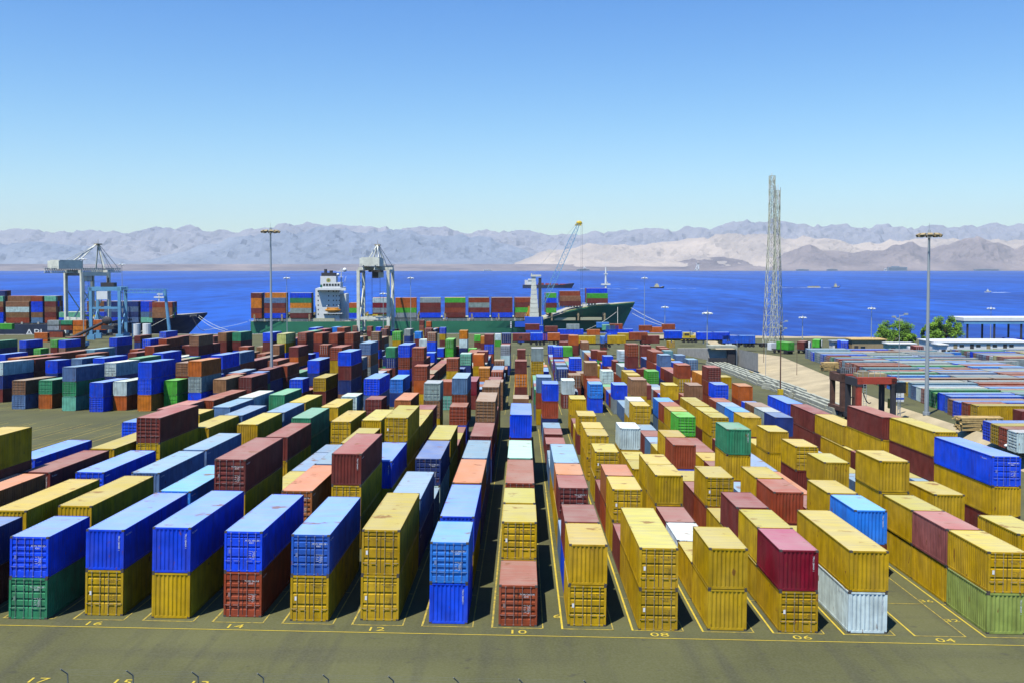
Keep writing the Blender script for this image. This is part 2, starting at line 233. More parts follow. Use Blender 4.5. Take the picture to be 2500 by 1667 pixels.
_t=M_BAR.node_tree; _o=_t.nodes.new('ShaderNodeObjectInfo'); _m=_t.nodes.new('ShaderNodeMix'); _m.data_type='RGBA'; _m.inputs[0].default_value=.42
_t.links.new(_o.outputs['Color'],_m.inputs[6]); _m.inputs[7].default_value=(.42,.42,.40,1); _t.links.new(_m.outputs[2],_t.nodes['Principled BSDF'].inputs['Base Color'])
YARD='''
-34.23 -1.10 2 Mp,Np 0
-29.80 -0.63 2 gd,Bd 0
10.08 -0.45 4 Yd,Yd 0
18.94 -0.30 2 Yd,Cp 0
14.51 -0.19 2 Yp,Yp 0
23.37 -0.17 4 Wp,Yp 0
1.22 -0.15 2 Rd 0
-20.94 0.01 4 Yp,Bp 11
-3.21 0.03 2 Bp,bd 0
-12.07 0.04 4 Yd,Dd 10
5.65 0.12 2 Yd,Yp 0
32.24 0.17 2 Lp,Yd 0
-25.37 0.34 4 Yd,Bp 10
-7.64 0.42 4 Yd,Yd 11
-16.50 0.57 4 Rd,Bd 10
36.67 5.34 2 Yp,Yp 0
18.94 5.84 2 Yp,Yp 0
1.22 6.13 2 Yp,Yd 0
14.51 6.18 2 Yp 0
32.24 6.41 2 Yp,Fp 0
5.65 6.49 2 Bp,Mp 0
-34.88 6.73 4 Mp,Yp 0
-3.21 7.50 4 Yp,Bp 0
-31.04 8.65 4 Mp,Yp 0
-40.34 8.75 4 Mp,Vp 0
36.67 11.57 2 Mp 0
-43.09 11.90 4 Mp,Mp,Yp 111
10.08 11.91 2 Mp 0
23.37 12.19 2 Yp 0
27.80 12.20 2 Mp,bp 0
18.94 12.46 2 Yp,Mp 0
14.51 12.54 2 Wp 0
32.24 12.56 2 Yp,Yp 0
1.22 12.56 2 Yp,Yp 0
5.65 12.72 2 Sp 0
-7.64 13.20 4 Np,Sp 0
-21.47 14.37 4 Yp,Yp,Md 0
-25.84 14.57 4 Mp,bd 0
-16.50 15.60 4 Yp,Vd 0
-13.00 18.14 4 Yp,Yd,Mp 0
10.08 18.65 2 Yd,Yd 0
18.94 18.69 2 Yp 0
14.51 18.77 2 Mp 0
27.80 18.79 2 Yp,Yp 0
23.37 18.81 2 Mp,Rp 0
5.65 18.95 2 Yp,Md 0
36.67 18.99 2 Yp,Yp 0
32.24 19.39 2 Yp,Yp,Yp 0
-3.21 20.39 4 Np,Vp 0
1.22 20.60 4 Yp,Rd 0
-40.26 21.60 4 Np,Mp 0
-35.82 22.01 4 Yp,Bd 0
-31.08 22.24 4 Bp,Sp 0
43.23 23.02 4 Mp,Yp,Bd 0
18.94 24.99 2 Rp,Yd 0
27.80 25.02 2 Mp 0
5.65 25.09 2 Yp,Vp 0
10.08 25.10 2 Rp,Vp 0
23.37 25.19 2 Yp,Yp 0
36.67 25.22 4 Yp 0
-7.64 25.56 2 Sp 0
14.51 25.57 2 Yp,Yp 0
32.24 25.62 2 Sp 0
-21.20 26.73 4 Yp 0
-25.60 26.93 4 Mp 0
-44.79 28.09 4 Mp,Bp 0
-16.50 28.32 4 Yp,Sp 0
-12.07 30.41 4 Yp,Bp 0
18.94 31.22 2 Mp 0
10.08 31.33 2 Mp 0
5.65 31.35 4 Yp,Sp 0
23.37 31.42 2 Sp 0
27.80 31.70 4 Vp 0
14.51 31.71 2 Yp,Yp 0
-7.64 32.29 4 Wd,Nd 0
-3.21 33.12 4 Np,Sp 0
1.22 33.61 4 Yp,Ap 0
-35.89 34.37 4 Yp 0
32.24 34.44 2 Mp,Yp 0
-40.22 34.80 4 Np,Yp 0
-31.13 35.10 4 Bp,Sp 0
43.23 35.38 2 Sp 0
18.94 37.43 2 Yp 0
36.67 37.56 2 Sp 0
23.37 37.94 2 Rp,Yp,gp 0
10.08 38.53 2 Yd,Yd 0
-37.14 38.82 4 Yp,Yd,Md 0
44.62 38.82 4 Mp,Mp,Yp 0
-21.20 39.07 4 Sp 0
-43.00 40.45 4 Sp 0
-16.50 41.47 4 Yp,Yp 0
43.23 41.59 2 Yp 0
-12.07 42.68 4 Yp,Yp,Yd 0
5.65 43.71 2 Sp 0
36.67 43.77 4 Yp 0
14.51 43.90 2 Yp 0
27.80 44.06 4 Sp 0
23.37 44.17 2 Mp 0
18.94 44.22 2 Bp,Rp 0
32.24 44.71 2 Mp,Yd 0
-25.37 44.85 4 Yp,Mp 0
-7.64 45.23 4 Yp,Yp 0
1.22 47.21 4 Rp,Mp,Bp 0
-31.22 47.46 2 Mp 0
43.23 47.80 4 Mp 0
-3.21 48.27 4 Np,Mp 0
5.65 49.92 2 Sp 0
14.51 50.13 2 Yp 0
23.37 50.38 2 Yp 0
10.08 50.42 2 Yd,Yd 0
18.94 50.60 2 Yp,Yp 0
-35.96 51.09 4 Mp,Yp 0
43.75 51.09 4 Mp,Yp,Mp 0
-38.49 51.18 4 Mp 0
-21.20 51.41 2 Sp 0
-43.00 52.79 2 Mp 0
-16.97 53.83 2 Sp 0
-31.30 54.75 4 Yp,Yp 0
-12.07 55.04 2 Sp,Yp 0
36.67 56.11 2 Sp 0
27.80 56.40 2 Sp 0
23.37 56.59 4 Mp 0
32.24 56.73 2 Yp,Yp 0
18.94 56.83 2 Yp 0
10.08 56.91 2 Yp,Yp 0
14.51 57.21 2 Yp,Wp 0
-7.64 57.59 2 Mp 0
-20.94 58.94 4 Yd,Yd 0
1.22 59.57 2 Mp 0
43.23 60.14 4 Yp 0
-3.21 60.54 4 Tp,Mp,Td 0
-17.44 60.74 4 Yp,Yp 0
5.65 61.02 2 Md 0
-12.07 61.25 2 Mp,Yp 0
-26.44 61.65 4 gp,gp 0
36.67 62.32 2 Yp 0
27.80 62.61 2 Mp 0
32.24 62.96 2 Yp 0
18.94 63.04 2 Sp 0
-35.55 63.36 4 Mp,Sp 0
43.35 63.36 4 Mp,Yp 0
-38.49 63.52 2 Mp 0
-7.64 63.80 2 Yp 0
-41.21 63.98 2 Mp,Yp 0
1.22 65.78 2 Mp 0
-31.13 67.40 4 Yp,Sp 0
-12.07 67.46 2 Yp,Yp 0
-46.09 68.83 4 Mp,Fp 0
10.08 69.20 2 Mp,Yd 0
18.94 69.25 2 Mp 0
23.37 69.75 2 Yp,Gd 0
27.80 69.79 2 Yp,Yd 0
5.65 69.94 2 Mp 0
-7.64 70.01 2 Mp 0
-42.99 70.21 2 Yp 0
32.24 70.39 2 Mp,Yp 0
36.67 70.98 2 Mp,Np 0
-20.94 71.30 4 Mp 0
1.22 71.99 2 Mp 0
-39.84 72.49 4 Np,Sp 0
-3.21 72.90 2 Yp,Mp 0
-16.97 73.10 4 Sp 0
-12.07 73.67 2 Sp,Mp 0
-25.37 74.60 4 Yp,Yp 0
-53.30 75.16 4 Bd 0
10.08 75.43 2 Yp 0
18.94 75.46 2 Sp 0
43.23 75.63 4 Mp,Mp 0
5.65 76.17 2 Sp 0
23.37 76.22 2 Yp,Yp 0
27.80 76.22 2 Mp,Yp 0
32.24 76.76 2 Yp,bp 0
36.67 77.12 2 Mp,Ep 0
-7.64 77.31 2 Bp,Rd 0
1.22 78.20 2 Mp 0
-31.13 80.20 4 Yp,Yp 0
-3.21 80.37 4 Yp,Tp,Td 0
-44.77 81.10 2 Mp,Rp 0
10.08 81.64 2 Mp 0
23.37 82.36 2 Yp,Rp 0
18.94 82.36 2 Yp,Yd 0
32.24 82.90 2 Mp,Sp 0
27.80 83.23 2 Yp,Yp 0
36.67 83.26 2 Mp,Tp 0
-8.09 83.54 2 Yp 0
-12.07 85.08 2 Yp,Td,Ed 0
-16.50 85.59 4 Yp,Vp 0
-20.94 85.75 2 Md,Md 0
-40.30 86.51 4 Sp,Wp 0
5.65 86.54 2 Np,Rp,Bp 0
-45.00 87.24 4 Mp,Rp 0
42.84 87.90 4 Mp,Bp 0
23.37 88.50 2 Sp,bp 0
32.24 89.04 2 Mp,Rp 0
18.94 89.11 2 Yp,Wp 0
27.80 89.37 2 Yp,Yp 0
1.22 89.98 2 Mp,Tp 0
-25.37 90.09 2 Wd,Wd 0
10.08 90.45 2 Yp,Yp 0
-36.76 91.09 4 Yp,gp 0
-22.13 91.89 4 Rp,Sp,Bd 0
-8.54 94.93 4 Mp,Rd,Sp 0
20.10 95.92 2 Mp,Yp,Tp 0
4.97 98.93 2 Yp,Rp,Sp 0
19.56 102.15 4 Sp 0
4.74 105.16 2 Sp,gp 0
41.69 108.26 2 Bp 0
4.74 111.37 2 Mp,Mp 0
-73.81 111.76 4 Bd,Bp 0
-79.35 113.24 4 Ap,gd,Sp 0
-66.06 113.83 4 Op,Bd,Bp 111
41.28 114.40 2 Rp,op 0
-70.84 114.71 4 op,Wp 0
19.02 114.81 2 Ep,Bp 0
28.15 114.89 2 Mp,Yp 0
23.35 115.14 2 Yp,Mp 0
32.54 115.23 2 op,Tp 0
-89.55 115.53 4 Sd,Td 0
14.76 116.41 2 Bp,bd 0
37.38 116.55 2 Rp,Bd 0
-85.32 116.83 4 op,gd 0
4.74 117.58 2 gp,Sp 0
-62.93 118.14 2 Gd,Gp 0
-58.84 119.20 4 Bp,Ed,op 111
-12.55 119.27 2 Ad,Rp 0
-3.35 119.38 2 Td,Tp 0
-8.18 120.16 4 Mp,Cp 0
19.23 121.04 2 Mp 0
-31.54 121.08 4 Tp,Np,Mp,Bp 0
28.56 121.12 2 Bp 0
23.61 121.37 2 Np 0
32.56 121.46 2 Rp 0
-54.98 121.60 4 Np,Tp 0
-17.56 122.13 2 Yp,op,Rd 0
14.98 122.64 2 Tp,Rd 0
-40.93 122.68 2 Mp,Bd 0
37.24 122.69 2 Rp,Rp,Md 0
10.09 123.11 2 Md,Wp 0
4.74 123.79 4 Ep,gp 0
-73.51 124.12 4 Rd 0
-22.33 124.22 4 Np,bd 0
-12.91 125.50 2 Sp 0
-3.78 125.61 2 Mp,Mp 0
-37.33 126.60 4 Mp,Yd 0
-70.82 127.07 4 Bp 0
19.23 127.25 2 Bp 0
-51.80 127.31 4 Mp,Md 0
28.56 127.33 2 Mp 0
23.61 127.58 2 Mp 0
-78.18 127.95 4 Yp,Np,Wd 0
32.58 128.37 2 Tp,Yd,Rp 0
-100.52 128.58 4 Mp,Np,Wp 0
-40.96 128.91 2 Rd 0
38.01 128.92 2 Np 0
-64.55 129.02 4 Mp,Mp,Td 0
-86.56 129.19 4 Rd,Mp 0
11.05 129.34 2 Sp 0
-60.09 131.56 2 Rd,Bp 0
-12.91 131.71 4 gp 0
-3.78 131.82 2 Sp 0
-7.55 132.52 2 Sp 0
19.23 133.46 2 Tp 0
28.56 133.54 2 Ep 0
-56.28 133.96 2 gp,Rd 0
15.19 134.56 2 Mp,Rp,Tp 0
33.47 134.60 4 Np,Mp 0
12.00 135.87 2 Mp,Td 0
-93.26 135.88 2 Tp,Np,Bp 0
-33.84 136.24 4 Mp,op,Md 0
-73.51 136.46 4 Ep 0
23.88 136.48 2 Yp,Yp 0
38.79 136.79 4 Rp,Op 0
4.52 137.58 2 Mp,Yp,Yd,Ep 0
1.18 138.03 2 Mp,Od,Mp 0
-3.78 138.03 2 Mp 0
-19.73 138.43 2 Tp,Mp,Mp,Rd 0
-40.99 138.56 4 Mp,Np,Bp 0
-7.55 138.73 2 Rd 0
-36.49 138.87 4 Bp,Np,Yp,Rd 0
-70.82 139.41 4 gp 0
19.23 139.67 2 gp 0
-52.86 139.67 2 gp,Np 0
28.56 139.75 2 Sp 0
-57.59 140.31 4 Np,Sp 0
-61.35 140.50 4 Mp,Np,Bp 111
13.99 140.79 2 Sp,Tp 0
-100.22 140.86 4 Mp,Mp,Mp 0
-64.95 141.38 4 Bp,Ep 0
11.13 142.10 2 Np 0
-91.58 143.26 4 Yp,Np,Sp 0
-3.78 144.24 2 Rd,Rd 0
23.90 144.45 2 Mp,Yp 0
-20.24 144.66 4 Bp 0
-7.55 144.94 2 Np 0
5.81 145.40 2 Yp,Bp 0
-87.80 145.47 4 Np,Np,Bp 0
-80.33 145.72 4 Rp,Np,gp 0
-13.27 145.85 2 Tp,Yp,Rd 0
-106.04 145.91 4 Rp,Mp,op 0
28.97 146.25 2 Mp,Gd 0
19.43 146.28 2 Mp,Wd 0
33.47 146.94 2 Np,Mp 0
12.78 147.43 2 Tp,Mp,Bd 0
-33.70 148.60 2 gp,Tp,Ep 0
-73.51 148.80 4 Mp 0
-53.93 149.12 4 Np,Mp 0
38.56 149.15 2 Rp 0
-23.90 149.58 4 Mp,Bp,Rd,Bd 0
-3.78 150.45 4 gp,Sp 0
5.86 151.63 2 Ep,Bp 0
-70.82 151.75 4 Mp 0
-42.88 151.77 4 Np,Bd 0
-12.37 152.08 2 Rd,Np 0
27.48 152.48 2 Rp,Mp 0
18.70 152.51 2 Ep 0
-57.56 152.67 4 gp 0
10.25 152.78 2 Ed,Nd 0
-60.26 152.86 4 Np 0
33.47 153.15 2 Np,Rp 0
13.02 153.66 2 gp,Sp 0
-64.95 153.72 4 Rp,Np 0
25.53 153.81 2 Mp,Bp,Mp,Rd 0
-6.92 154.84 2 Op,Od 0
38.56 155.36 4 Tp 0
-20.24 157.00 4 Rd 0
-87.85 157.83 4 Mp 0
-33.56 157.89 4 Rp,Ed,Td,Sd 0
-97.20 158.26 4 Rp,Mp,Rp 0
-105.26 158.27 4 Mp,Mp,Rp 0
27.48 158.69 2 Tp 0
10.34 159.01 2 Sp 0
33.47 159.36 2 Np,Bp,Sp 0
13.02 159.87 2 Sp,Tp 0
24.82 160.04 4 Rd,Ep 0
5.91 160.14 2 Yp,Vp 0
-8.39 160.98 2 Rp,Yp,op 0
-73.51 161.14 4 Sp 0
-52.97 161.48 4 Mp,Rp 0
-24.03 161.94 4 Rd 0
17.96 162.66 2 op,Yp 0
-3.78 162.79 2 Sp 0
-11.48 163.18 2 Np,Np,Ad 0
47.87 163.85 2 Yp 0
-70.82 164.09 4 Mp 0
-42.28 164.13 4 Bp 0
27.48 164.90 2 Mp 0
-57.56 165.01 4 Bp 0
-82.45 165.11 4 Mp,Np,Bp 0
-60.26 165.20 4 Rd 0
33.47 165.57 2 Bp,Rd 0
10.43 166.01 2 Mp,Sp 0
-64.95 166.06 4 Rd,Rp,Sp 0
13.02 166.08 2 Mp,gp 0
-8.03 167.21 2 Sp,Ep 0
38.56 167.70 2 Rd 0
5.46 167.91 2 Yp,Ep 0
-3.78 169.00 2 Sp 0
-12.54 169.41 4 Sp 0
-87.85 170.17 4 Rp 0
-33.20 170.25 4 Ep 0
-105.26 170.61 2 Mp,Rd,Rp 0
-96.50 170.62 4 Rp,Tp 0
33.47 171.78 4 Np,Rd,Rp 0
10.50 172.24 2 Bp,Mp 0
13.02 172.29 2 Sp,gp 0
24.82 172.38 2 Rd 0
-20.76 172.80 4 Tp 0
-8.03 173.42 2 Tp,gp,Mp 0
-73.51 173.48 4 Rp 0
-52.97 173.82 4 gp 0
38.56 173.91 2 Mp,Bp 0
-24.03 174.28 4 Mp 0
-70.82 176.43 4 Mp 0
-42.28 176.47 4 Np 0
26.00 176.50 2 Mp,gp,Wd 0
-57.56 177.35 4 gp 0
-83.73 177.47 4 Mp,Tp 0
-59.17 177.88 4 Mp,Rd 0
-64.95 178.40 4 Rp,Mp 0
13.02 178.50 4 Tp,Tp 0
24.82 178.59 2 Sp,Mp 0
-104.48 179.36 4 Bp,Np,cp 0
-8.03 179.63 4 Tp,Np 0
-4.22 179.76 2 Ed,Td 0
10.56 180.00 2 Mp,Bp 0
-12.54 181.75 2 Sp 0
-87.85 182.51 2 Mp 0
-96.50 182.96 4 Rp,Mp 0
-32.84 183.52 2 Rp 0
33.47 184.12 4 Mp,Np 0
43.88 184.57 2 Mp,Sd 0
24.82 184.80 4 Rd 0
-20.66 185.16 4 Rp 0
-73.51 185.82 4 Bp 0
-3.65 185.99 4 Rd 0
-52.97 186.16 4 Mp 0
38.34 186.17 2 Mp,Yp 0
10.66 186.23 2 Rd 0
-24.03 186.62 4 Bp,Mp 0
-12.54 187.96 2 Tp 0
-42.28 188.81 4 Bp 0
-83.73 189.81 2 Rp,gp 0
-60.39 190.24 4 Bp 0
-32.24 190.60 2 Mp,Nd,gp 0
-64.95 190.74 4 Sp,Tp 0
43.83 190.80 2 Rp 0
-105.61 191.72 4 Tp 0
-8.03 191.97 2 Np,Ep 0
-87.90 192.47 4 Np,Wp 0
-57.53 192.77 4 Np,op,Mp 0
-70.80 193.87 2 Rp,Mp,Rp 0
-12.54 194.17 2 Rd 0
-95.80 195.31 4 Mp,Mp,Rp 0
10.75 195.32 2 Np,Mp,Bd 0
13.26 195.36 2 Bp,Mp,Gp 0
-33.94 196.83 4 gp,Np 0
43.83 197.01 2 Np 0
-20.66 197.50 4 Rd 0
-85.00 197.78 4 Mp,Bp,Mp,Td 0
-127.20 198.07 4 Np,Bd 0
-8.03 198.18 2 Rp,Mp 0
24.12 198.30 2 Mp,Bp 0
-24.03 198.96 4 Tp 0
-73.21 200.01 2 Np 0
-70.32 200.10 2 Tp 0
-12.54 200.38 4 Ep 0
-3.08 200.55 2 Np,Wp,Ed 0
34.36 200.72 2 Yp,Rp,Mp 0
-42.28 201.15 4 Mp 0
15.16 201.50 2 Np,Yp,Mp,op 0
10.85 201.55 2 Rp 0
-60.39 202.58 4 Mp 0
-64.95 203.08 2 Np,Mp,Tp 0
43.83 203.22 2 Tp,Sp 0
-52.02 203.93 2 Tp,Mp,Rd 0
-105.61 204.06 2 Rp 0
-139.50 204.29 4 Np,Bp 0
24.24 204.53 2 Bp 0
-56.88 205.13 2 Np,Bp 0
-3.06 206.78 2 Rp,Sp,Mp 0
-69.85 207.42 4 Mp,Rd 0
14.28 207.73 4 Mp,Tp 0
10.85 207.76 2 Sp 0
-7.67 208.26 2 Np,Rp,Bd,Mp 0
-74.81 208.57 4 Mp,Td 0
-33.94 209.17 4 Tp,Sp 0
43.83 209.43 4 Np 0
-20.66 209.84 4 Mp 0
-84.86 210.14 2 Np,Bp,Mp 0
-127.17 210.43 4 Sp 0
24.24 210.74 2 Mp 0
-106.74 211.66 4 Mp,Mp 0
-65.35 211.99 4 Rp,Bp,Yp,yp 0
-12.54 212.72 2 Ep,Rp 0
-24.16 213.09 2 Np,Bp 0
-42.28 213.49 4 gp 0
10.85 213.97 2 Mp 0
-51.55 214.98 4 Tp,Mp,Mp,Rp 0
-3.05 215.96 2 Bp,Np,Mp,Nd 0
-56.23 216.85 4 Tp,Bp,Mp,Rp 0
-47.48 217.03 4 Rp,Np,Mp,Rd 0
-12.54 218.93 4 Mp,Rd 0
10.85 220.18 2 gp 0
-71.55 220.56 4 Mp,Tp,Mp,Bp 0
24.37 220.63 2 Gp,Rp 0
-61.60 220.76 4 Mp,Tp,Mp,Rd 0
-75.12 220.93 4 Np 0
-33.94 221.51 2 Np,Rp 0
-24.65 221.51 2 Bp,Np,Bp,Td 0
-84.71 221.51 4 Mp,Mp,Mp,Tp 0
13.40 222.00 2 Mp,Mp,Mp 0
-20.66 222.18 4 Tp 0
-127.17 222.77 4 Rp,Tp 0
-81.21 223.66 4 Rp,Bp,Mp,gp 0
-106.23 224.02 4 Rp 0
-65.07 224.35 4 Ep 0
43.77 224.57 2 Yp,cp 0
10.85 226.39 2 Rd 0
22.96 226.86 2 Bp,Mp 0
-51.22 227.34 4 Mp,gp 0
-41.67 227.42 2 Rp,Bp,Mp,Td 0
-24.09 227.74 2 gp 0
-113.24 229.32 2 Mp,Rp 0
-47.10 229.39 4 Rd 0
-35.65 229.69 2 Rp,Bp,Yp,Gd 0
1.14 230.32 2 Mp,Mp 0
44.48 230.80 2 Bp 0
10.85 232.60 2 Mp 0
-69.63 232.92 4 Bp,Bp,Sp 0
22.96 233.07 2 Bp 0
-61.82 233.12 4 Np,Tp,Tp,gp 0
-75.12 233.27 4 Sp,Mp 0
40.26 234.51 2 Nd,Rp 0
-127.17 235.11 4 gp 0
-13.60 235.59 2 Mp,Gp 0
-106.23 236.36 4 Ep 0
-65.07 236.69 2 Sp 0
-28.52 236.69 2 Mp,Mp,Wp 0
-20.57 236.84 4 Tp,Gp,Gd 0
-23.53 236.92 2 Mp,Bp 0
-112.41 236.92 4 Yp,Mp,Bd 0
44.48 237.01 2 Bp,Rp 0
10.85 238.81 4 Bp 0
-108.18 238.85 4 Rp,Mp,Rp 0
-16.52 239.00 2 Mp,Np,Wp,Op 0
22.96 239.28 2 Mp 0
-51.22 239.68 4 Mp,Mp 0
-47.10 241.73 4 Sp 0
-28.80 242.92 4 Tp,Bp 0
-69.63 245.26 4 Tp,Sp,Mp 0
-80.03 245.28 4 Mp,Tp 0
22.96 245.49 2 Rd 0
-64.78 245.55 2 Np,Mp 0
-75.44 246.97 4 Np,Bp 0
-127.13 248.04 4 Bp,Np,Bd 0
45.18 248.53 2 Mp,Rp 0
-18.77 249.11 2 Np,Mp 0
-62.03 249.96 4 Rp,Rp,Mp,Cp 0
-109.31 251.21 2 Rd,Np,Rp 0
22.96 251.70 4 Tp 0
-51.22 252.02 2 Rp,Bp,Ep 0
-105.72 252.44 4 Mp,Mp 0
10.94 253.46 2 Rd,Bd 0
-47.10 254.07 2 Mp 0
-69.63 257.60 2 Ep,Mp,Mp 0
-29.07 258.29 2 Mp,Np,Mp,Md 0
-110.43 258.54 4 Bp,Mp,Mp 0
-99.78 258.75 4 Yp,Np,Md 0
-50.88 259.70 2 Np,Mp,Td 0
-67.72 263.81 4 Rp,Tp,Mp,Bp 0
22.96 264.04 4 Sp 0
-46.73 264.07 4 Np 0
-58.68 265.64 4 Np,Yp,Mp,Rp 0
-52.29 265.93 4 Rp,Ep 0
22.96 276.38 2 Ep,Tp 0
-52.29 278.27 4 Tp,Np 0
22.96 282.59 2 Ep,Rd 0
-168.12 282.64 2 Gd 0
-183.00 283.74 4 Np,gp 0
-174.57 285.44 4 Np,Bd 0
-161.77 287.76 4 Td,Bd 0
-52.29 290.61 4 Bp,Rd 0
21.54 291.20 2 Mp,Wp 0
-166.62 291.90 4 Mp,Gd 0
-130.67 300.96 4 Rp,Np,Bd 0
-37.06 302.90 2 Np,Mp,bp 0
-52.29 302.95 4 Rp,Rd 0
-170.86 312.36 4 Mp,Mp 0
15.90 313.42 2 Bp,bp 0
-52.29 315.29 4 Ep,Tp 0
-13.67 325.09 2 Mp,Op 0
33.43 326.01 2 Mp,bd 0
-44.01 328.80 4 Np,Np,Ep 0
-151.30 329.80 4 Np,Mp 0
-53.70 331.71 2 Rp,Tp,Md 0
-16.82 338.09 2 Mp,Gp 0
62.23 342.80 2 Yd 0
-8.77 349.36 2 Gp,Wp 0
-31.97 352.02 2 Mp,Yp,Bd 0
-77.68 354.51 4 Tp,Mp,bp 0
-72.07 442.64 2 Mp,Bp 0
-47.10 450.51 2 Rp,Rp,op 0
-77.87 451.26 2 Mp,Rd 0
-69.50 455.95 2 Mp,Td 0
-48.11 456.74 4 Mp 0
-68.98 462.18 4 Bp 0
-87.67 464.76 2 Mp,Td 0
-48.11 469.08 4 Mp 0
-52.99 472.56 2 Yp,Rd,Mp 0
-68.98 474.52 2 Mp 0
-48.11 481.42 4 Ep 0
-68.47 485.17 2 Rp 0
-48.11 493.76 4 Np 0
-48.11 506.10 4 Rp 0
-91.49 507.23 2 gp 0
-49.13 522.61 2 Wd 0
'''
# ---------------------------------------------------------------- shipping containers
def corr(mb,fx,u0,u1,z0,z1,pitch,depth,mi=0):
    """corrugated wall: fx(u,d) gives the plan point at distance u along the wall, d inwards"""
    n=max(1,round((u1-u0)/pitch)); p=(u1-u0)/n; pts=[]
    for k in range(n):
        a=u0+k*p; pts+=[(a,0),(a+p*.30,0),(a+p*.5,depth),(a+p*.80,depth)]
    pts.append((u1,0))
    for (a,da),(b,db) in zip(pts,pts[1:]):
        A=fx(a,da); B=fx(b,db)
        mb.face([(A[0],A[1],z0),(B[0],B[1],z0),(B[0],B[1],z1),(A[0],A[1],z1)],mi)
_cm={}
def body_mesh(L,H,door):
    k=('b',L,H,door)
    if k in _cm: return _cm[k]
    m=MB(); w=1.219; h=L/2; t=.14
    for sx in (-1,1):
        for sy in (-1,1):
            x0,x1=sorted((sx*w,sx*(w-t))); y0,y1=sorted((sy*h,sy*(h-t)))
            m.box(x0,x1,y0,y1,.118,H-.118)
            for z0,z1 in ((0,.118),(H-.118,H+.006)):
                X0,X1=sorted((sx*(w+.004),sx*(w-.165))); Y0,Y1=sorted((sy*(h+.004),sy*(h-.18)))
                m.box(X0,X1,Y0,Y1,z0,z1,1)
        x0,x1=sorted((sx*w,sx*(w-.07)))
        m.box(x0,x1,-h+.18,h-.18,.02,.17); m.box(x0,x1,-h+.18,h-.18,H-.09,H)
        corr(m,(lambda u,d,sx=sx:(sx*(w-.012-d),u)) ,-h+t,h-t,.17,H-.09,.278,.038)
    for sy in (-1,1):
        y0,y1=sorted((sy*h,sy*(h-.09)))
        if not(door and sy<0):
            m.box(-w+.165,w-.165,y0,y1,.03,.17); m.box(-w+.165,w-.165,y0,y1,H-.11,H)
            corr(m,(lambda u,d,sy=sy:(u,sy*(h-.012-d))),-w+t,w-t,.17,H-.11,.27,.046)
        else:
            m.box(-w+.165,w-.165,y0,y1,.02,.13); m.box(-w+.165,w-.165,y0,y1,H-.12,H)
    _cm[k]=m.mesh('body',[M_WALL,M_CAST]); return _cm[k]
def roof_mesh(L,H):
    k=('r',L,H)
    if k in _cm: return _cm[k]
    m=MB(); w=1.219-.07; h=L/2-.09; z=H-.012; n=int(L/.42)
    ys=[-h+2*h*i/n for i in range(n+1)]
    for a,b in zip(ys,ys[1:]):
        c=(a+b)/2; m.face([(-w,a,z),(w,a,z),(w,c,z+.02),(-w,c,z+.02)]); m.face([(-w,c,z+.02),(w,c,z+.02),(w,b,z),(-w,b,z)])
    for sx in (-1,1):
        x0,x1=sorted((sx*1.205,sx*(w+.002))); m.box(x0,x1,-h-.05,h+.05,H-.02,H+.004)
    _cm[k]=m.mesh('roof',M_ROOF); return _cm[k]
def door_mesh(L,H,side,bars,rib):
    k=('d',L,H,side,bars,rib)
    if k in _cm: return _cm[k]
    m=MB(); y=-L/2+.035; x0,x1=sorted((side*.02,side*1.075)); z0,z1=.14,H-.13
    n=rib; prof=[(z0,0),(z0+.1,0)]
    if n==3: bands=[(.30,.36),(.58,.64),(.86,.90)]
    elif n==4: bands=[(.24,.30),(.44,.50),(.64,.70),(.84,.90)]
    else: bands=[(.12,.2),(.28,.36),(.44,.52),(.6,.68),(.76,.84)]
    for a,b in bands:
        A=z0+(z1-z0)*a; B=z0+(z1-z0)*b; prof+=[(A,0),(A+.03,.045),(B,.045),(B+.03,0)]
    prof.append((z1,0))
    for (a,da),(b,db) in zip(prof,prof[1:]):
        if b>a: m.face([(x0,y+da,a),(x1,y+da,a),(x1,y+db,b),(x0,y+db,b)])
    m.box(x0,x1,y+.047,y+.07,z0,z1)
    xg=side*.018; m.box(min(0,xg),max(0,xg),y+.004,y+.05,z0,z1,1)
    if bars:
        for bx in (.27,.80): bar(m,side*bx,y-.045,z0,z1,2,side)
    _cm[k]=m.mesh('door',[M_WALL,M_BLACK,M_BAR]); return _cm[k]
def bar(m,x,y,z0,z1,mi,side):
    m.cyl((x,y,z0-.09),(x,y,z1+.08),.021,n=6,mi=mi)
    for z in (z0-.08,z1+.02): m.box(x-.05,x+.05,y-.02,y+.03,z,z+.06,mi)
    hx=sorted((x,x+side*.34)); z=z0+(z1-z0)*.24
    m.box(hx[0],hx[1],y-.035,y-.01,z,z+.035,mi)
    for z in (z0+.5,z1-.5): m.box(x-.045,x+.045,y-.01,y+.04,z,z+.05,mi)
def bar_mesh(L,H,side,bx):
    k=('k',L,H,side,bx)
    if k not in _cm:
        m=MB(); bar(m,side*bx,-L/2+.035-.045,.14,H-.13,0,side); _cm[k]=m.mesh('locking_bar',M_BAR)
    return _cm[k]
def text_mesh(body,size,material,align='LEFT'):
    k=('t',body,size,material.name)
    if k in _cm: return _cm[k]
    cu=bpy.data.curves.new('lettering','FONT'); cu.body=body; cu.size=size; cu.align_x=align; cu.resolution_u=2; cu.space_line=0.95
    o=bpy.data.objects.new('lettering',cu); COL.objects.link(o)
    me=bpy.data.meshes.new_from_object(o.evaluated_get(bpy.context.evaluated_depsgraph_get()))
    bpy.data.objects.remove(o); bpy.data.curves.remove(cu)
    me.materials.clear(); me.materials.append(material); me.name='lettering'; _cm[k]=me; return me
RY=Matrix.Rotation(math.pi/2,4,'X')
